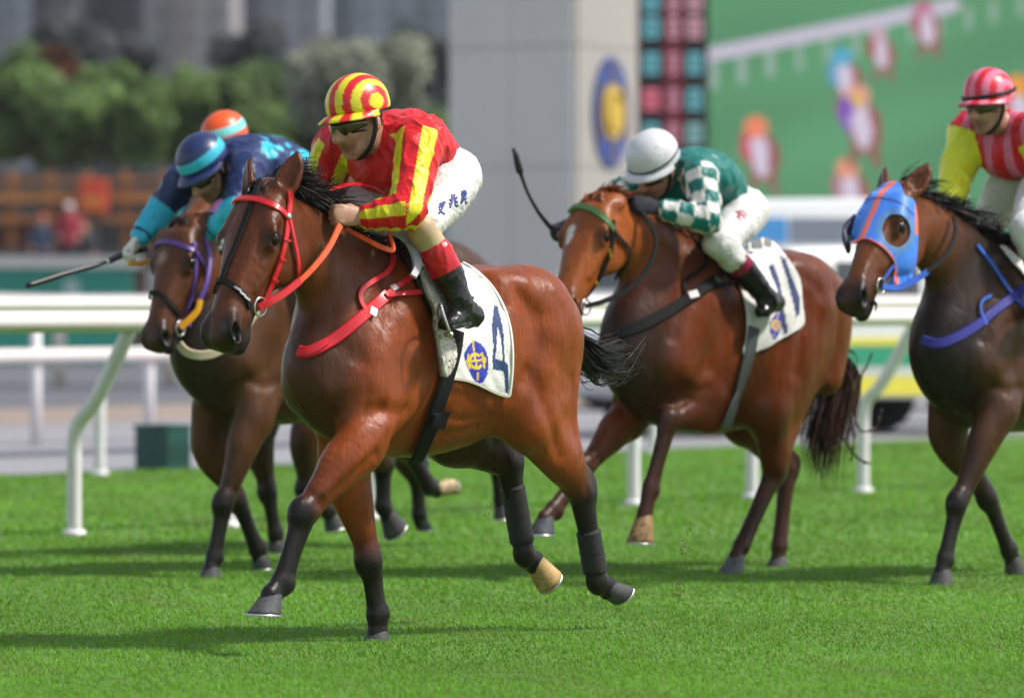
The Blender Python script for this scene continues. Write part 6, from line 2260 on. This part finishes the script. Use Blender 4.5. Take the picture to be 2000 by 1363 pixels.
strap(hz4, [(1198, 455), (1212, 472), (1224, 484), (1224, 505), (1214, 525), (1207, 545)], .022, "throat_latch", M_WEB, b4, lift=.012)
for u, v in ((1187, 494), (1162, 556)):
    strap(hz4, [(u - 2, v - 7), (u + 2, v + 7)], .016, "buckle", material("brass", (.75, .52, .08), .3, metal=.8), b4, lift=.014)
free_strap(fr4, [(1143, 598, .11), (1180, 588, .14), (1215, 572, .16), (1252, 542, .18), (1276, 500, .185), (1280, 462, .17), (1262, 425, .13), (1244, 408, .08)], .024, "rein", M_WEB, b4, th=.008, normal=(.25, 1, .1))
bit_ring(hz4, (1140, 600), .036, M_STEEL, b4)
c4 = tag(empty("breast_collar", fr4.W(hz4['tp'](.4, 0, 1.2))), "black breast collar with small printed label on the chestnut", "breast collar", "breast collars")
strap(hz4, [(1396, 548), (1370, 566), (1345, 584), (1310, 605), (1270, 628), (1230, 645), (1200, 655)], .055, "chest_band", M_WEB, c4, lift=.008, th=.008)
strap(hz4, [(1422, 522), (1408, 538), (1396, 550)], .024, "collar_strap", M_WEB, c4, lift=.016)
strap(hz4, [(1392, 560), (1410, 557), (1428, 555)], .022, "strap_end", M_WEB, c4, lift=.018)
strap(hz4, [(1330, 440), (1345, 455), (1362, 478), (1380, 503), (1374, 522), (1350, 540), (1334, 550), (1336, 565), (1344, 582)], .020, "neck_strap", M_WEB, c4, lift=.012)
strap(hz4, [(1345, 580), (1361, 575)], .036, "printed_label", M_LABEL, c4, lift=.020, th=.001)
strap(hz4, [(1392, 546), (1402, 550)], .026, "buckle", M_STEEL, c4, lift=.018)
poly = [(1426, 524), (1440, 505), (1460, 485), (1480, 472), (1505, 474), (1530, 499), (1550, 528), (1560, 555), (1563, 592), (1566, 633), (1535, 655), (1500, 675), (1466, 690), (1446, 690), (1452, 655), (1452, 600), (1440, 560)]
V, F, SP, NN = sheet(hz4['bvh'], poly, 2.4, .018)
C = np.tile(WHITE, (len(V), 1))
paint_poly(C, SP, [(1523, 505), (1534, 512), (1545, 548), (1556, 580), (1558, 612), (1548, 620), (1541, 580), (1534, 545)], (.025, .04, .14))
paint_poly(C, SP, [(1498, 524), (1510, 522), (1519, 550), (1526, 590), (1531, 625), (1533, 650), (1526, 654), (1519, 612), (1512, 565), (1504, 545)], (.025, .04, .14))
crest(C, SP, np.array([(1512, 612), (1522, 615), (1524, 632), (1518, 650), (1508, 664), (1499, 655), (1496, 640), (1502, 622)]))
V = V + NN * (.005 * np.sin(SP[:, 0] * .16 + SP[:, 1] * .02) * np.clip((SP[:, 1] - 500) / 120, 0, 1))[:, None]
cl4 = mesh_np("saddle_cloth", V, F, M_CLOTH, C)
tag(cl4, "white saddle cloth with blue number 11 on the chestnut", "saddle cloth", "saddle cloths")
sd4 = tag(empty("saddle", fr4.W(hz4['tp'](-.15, 0, 1.55))), "black race saddle with grey girth under the green rider", "saddle", "race saddles")
strap(hz4, [(1466, 640), (1456, 695), (1440, 745), (1424, 790), (1410, 830)], .075, "girth", material("grey_girth", (.07, .075, .075), .5, bump=.3, bscale=120), sd4, lift=.026, th=.008, mirror=True)
V, F, _, _ = sheet(hz4['bvh'], [(1385, 470), (1410, 480), (1425, 505), (1440, 530), (1460, 560), (1445, 565), (1425, 540), (1405, 515)], 3, .03, th=.014)
mesh_np("flap", V, F, M_LEATHER, None, sd4)
DG = np.array((.006, .150, .130))
def jacket4(V, c):
    P = c['P']
    C = np.tile(DG, (len(V), 1))
    for s in 'LR':
        up, lo, t1, t2 = arm_masks(V, P, s)
        a = np.floor(arm_angle(V, P['sh' + s], P['el' + s], np.array([1.0, .3, 0])) / (math.pi / 3) + .5)
        b = np.floor(arm_angle(V, P['el' + s], P['wr' + s], np.array([0, 0, 1.0])) / (math.pi / 3) + .5)
        m = (up & (t1 > -.15) & ((a + np.floor(t1 * 4)) % 2 == 0)) | (lo & ((b + np.floor(t2 * 3 + 1)) % 2 == 0))
        C[m] = (.66, .63, .60)
    return C
R4 = make_rider(fr4, dict(vox=1.55, yaw=-6, pitch=34, roll=-8, seed=21, hs=1.06, hR=(.138, .120, .124), vis=.045, J=dict(
    head=(1279, 330, 0), neck=(1318, 332, 0), chest=(1345, 345, 0), hip=(1428, 400, 0), waist=(1405, 378, 0),
    shL=(1368, 345, .19), shR=(1260, 352, -.20), elL=(1382, 430, .29), elR=(1190, 392, -.32), wrL=(1292, 408, .14), wrR=(1118, 440, -.33),
    haL=(1250, 400, .10), haR=(1086, 452, -.34), hjL=(1462, 412, .11), knL=(1405, 474, .26), anL=(1500, 585, .33), toL=(1484, 618, .34), heL=(1520, 600, .32)),
    waist=fr4.L(1405, 375, 0), jacket=jacket4, cap=lambda d, p: np.array((.60, .60, .64)), glove=np.array((.012, .014, .024)), cuff=(.22, .008, .045), cuffspan=(.16, .46), kneecut=1.0, calf=(-.01, 0, 0)))
tag(R4['ob'], "person in green silks with green and white checked sleeves and a silver cap", "person", "jockeys in the race")
HP = R4['HP']
bd = MB()
bd.tube(fr4.W(np.array([HP(-.014 + .130 * math.cos(a), .112 * math.sin(a), .058 - .010 * math.cos(a)) for a in np.linspace(-math.pi, math.pi, 40)])), .006)
he4 = [o for o in R4['ob'].children if o.name.startswith("helmet")][0]
bd.build("helmet_band", M_BLACK, he4, smooth=True)
decal(R4['bvh_b'], [px_of(1180, 240, 3.245, q) for q in ([(835, 570), (880, 560), (905, 595)], [(840, 600), (870, 575)], [(850, 560), (860, 620)], [(875, 580), (890, 610)])], .012, "lettering", M_INKRED, R4['ob'])
wp = [fr4.L(*p) for p in ((1095, 470, -.34), (1082, 450, -.345), (1070, 438, -.35), (1050, 412, -.355), (1030, 375, -.36), (1018, 342, -.36), (1014, 330, -.36), (1004, 290, -.36))]
whip("riding_whip", fr4.W(catmull(wp, 3)), np.interp(np.linspace(0, 7, 22), [0, 1, 2, 3, 4, 5, 5.6, 6.2, 7], [.017, .017, .012, .009, .008, .009, .018, .018, .012]), "curved black whip raised beside the chestnut's head")

# ------------------------------------------------------------------ 5. dark bay in a blue hood, cut by the right edge
fr5 = Frame((1838, 1142), .12, 49)
S5 = dict(h=.0100, chest=(1783, 720, -.10), kx=1.0, zt=1.0, zb=.90, body=(.055, .021, .009), dark=(.012, .009, .008), head=(.120, .036, .011), muzzle=(.010, .008, .008),
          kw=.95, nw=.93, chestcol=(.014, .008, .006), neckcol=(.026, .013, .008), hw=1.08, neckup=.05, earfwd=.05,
          A=(1741, 362, 0), B=(1648, 586, .07), 
          LF=[(1950, 800, .17), (1870, 985, .13), (1845, 1092, .12), (1840, 1116, .12), (1818, 1150, .12), (1858, 1150, .12)],
          RF=[(1850, 850, -.15), (1930, 970, -.12), (1970, 1075, -.12), (1978, 1092, -.12), (1972, 1128, -.12), (1998, 1120, -.12)])
hz5 = make_horse(fr5, S5)
tag(hz5['ob'], "dark bay racehorse in a blue and orange hood at the right edge", "horse", "racehorses galloping on the turf")
make_mane(hz5, 2300, (.10, .18), (-.75, .30, .42), cols=((.010, .009, .009),), droop=.9, side=.05)
ho = px_of(1440, 340, 2.524, [(642, 128), (668, 100), (690, 82), (735, 50), (790, 44), (812, 70), (822, 110), (862, 130), (880, 200), (884, 300), (876, 430), (850, 520), (815, 552), (765, 562), (742, 545), (760, 500), (770, 450), (745, 400), (690, 350), (630, 326), (575, 350), (572, 290), (596, 205)])
an = np.linspace(0, 2 * math.pi, 28)[:-1]
hole = np.stack([1749 + 26 * np.cos(an), 452 + 31 * np.sin(an)], 1)
V, F, SP, NN = sheet(hz5['bvh'], ho, 2.0, .010, th=.006, hole=hole)
C = np.tile(np.array((.028, .19, .74)), (len(V), 1))
rr_ = np.hypot((SP[:, 0] - 1749) / 37, (SP[:, 1] - 452) / 42)
C[rr_ < 1] = (.075, .21, .48)
OR = (.85, .11, .02)
paint_lines(C, SP, [px_of(1440, 340, 2.524, [(775, 45), (715, 105), (680, 180), (645, 262), (618, 325)])], 4.2, OR)
paint_lines(C, SP, [px_of(1440, 340, 2.524, [(575, 352), (630, 330), (690, 352), (745, 402), (768, 452)]), px_of(1440, 340, 2.524, [(768, 475), (778, 510), (772, 548)]), px_of(1440, 340, 2.524, [(876, 125), (878, 200), (876, 290)])], 3.6, OR)
paint_lines(C, SP, [px_of(1440, 340, 2.524, [(640, 132), (720, 128), (800, 150), (858, 200)])], 2.2, (.015, .04, .2))
hd5 = mesh_np("blinker_hood", V, F, M_HOOD, C)
tag(hd5, "blue hood with orange piping and round eye hole on the right hand horse", "hood")
H5 = hz5['H']
cv = Vol(.006)
cv.chain([H5(.16, -.125, -.03), H5(.22, -.145, -.035), H5(.28, -.12, -.04)], [[.012, .040], [.014, .055], [.012, .04]], (.01, .016, .06), side=H5.dir(.2, -1, .25), k=.01)
V, F = cv.mesh(1)
mesh_np("eye_cup", fr5.W(V), F, M_HOOD, cv.colors(V), hd5)
b5 = tag(empty("bridle", fr5.W(H5(.1, 0, 0))), "blue rubber rein and steel bit on the hooded horse", "bridle", "bridles on the racehorses")
free_strap(fr5, [(1722, 560, .11), (1755, 562, .13), (1790, 546, .16), (1812, 530, .18)], .030, "rein_sleeve", M_BLUE, b5, th=.008, normal=(.25, 1, .1))
free_strap(fr5, [(1810, 531, .18), (1838, 508, .19), (1858, 478, .18), (1866, 450, .15), (1862, 425, .10)], .024, "rein", M_WEB, b5, th=.007, normal=(.25, 1, .1))
strap(hz5, [(1741, 518), (1732, 530), (1722, 545)], .018, "cheekpiece", M_BLUE, b5, lift=.012)
bit_ring(hz5, (1716, 558), .034, M_STEEL, b5)
strap(hz5, [(1700, 588), (1712, 598), (1717, 612)], .020, "tongue_tie", M_WEB, b5, lift=.012)
c5 = tag(empty("breast_collar", fr5.W(hz5['tp'](.4, 0, 1.2))), "indigo breast collar on the hooded horse", "breast collar", "breast collars")
strap(hz5, [(1803, 664), (1830, 672), (1862, 662), (1900, 640), (1940, 610), (1975, 582), (2010, 556)], .046, "chest_band", M_INDIGO, c5, lift=.008, th=.008)
strap(hz5, [(1905, 480), (1925, 505), (1950, 540), (1975, 575), (2005, 610)], .022, "neck_strap", M_BLUE, c5, lift=.012)
strap(hz5, [(1925, 636), (1912, 610), (1914, 588), (1932, 578)], .016, "keeper", M_BLUE, c5, lift=.014)
V, F, SP, NN = sheet(hz5['bvh'], [(1948, 482), (1965, 488), (2000, 520), (2030, 560), (2030, 590), (2000, 545), (1970, 510)], 3, .016)
cl5 = mesh_np("saddle_cloth", V, F, M_CLOTH, np.tile(WHITE, (len(V), 1)))
tag(cl5, "white front edge of a saddle cloth at the right edge", "saddle cloth", "saddle cloths")
PK, RD, YL = np.array((.72, .17, .28)), np.array((.56, .008, .022)), np.array((.70, .72, .03))
def jacket5(V, c):
    P = c['P']
    y = V[:, 1] * 1.0
    C = np.where(((y / .115 + .25) % 1.0 < .62)[:, None], RD, PK * .85)
    for s in 'LR':
        up, lo, t1, t2 = arm_masks(V, P, s)
        C[lo | (up & (t1 > .06))] = YL
    return C
R5 = make_rider(fr5, dict(vox=1.55, yaw=-2, pitch=8, roll=2, seed=33, hs=1.06, hR=(.132, .114, .118), hz=.055, J=dict(
    head=(1930, 206, 0), neck=(1962, 242, 0), chest=(1985, 280, 0), hip=(2040, 345, 0),
    shL=(2030, 262, .19), shR=(1898, 258, -.20), elR=(1872, 325, -.24), elL=(2075, 350, .28), wrR=(1858, 395, -.17), wrL=(2040, 430, .18),
    haR=(1850, 412, -.13), haL=(2012, 440, .14), hjL=(2035, 365, .11), knL=(2005, 448, .27), anL=(2040, 580, .33), toL=(2010, 620, .345), heL=(2070, 618, .325),
    hjR=(1972, 352, -.11), knR=(1925, 452, -.26), anR=(1950, 590, -.33), toR=(1925, 625, -.34), heR=(1985, 622, -.33)),
    sleeve=1.22, jacket=jacket5, cap=cap_arcs(PK, (.62, .012, .03), 34, 4), glove=np.array((.03, .03, .035)), cuff=(.03, .03, .03), kneecut=1.0))
tag(R5['ob'], "person in pink and red striped silks with yellow sleeves above the blue hood", "person", "jockeys in the race")
HP = R5['HP']
bd = MB()
bd.tube(fr5.W(np.array([HP(-.014 + .130 * math.cos(a), .110 * math.sin(a), .052 - .010 * math.cos(a)) for a in np.linspace(-math.pi, math.pi, 40)])), .009)
bd.build("helmet_band", M_BLACK, [o for o in R5['ob'].children if o.name.startswith("helmet")][0], smooth=True)
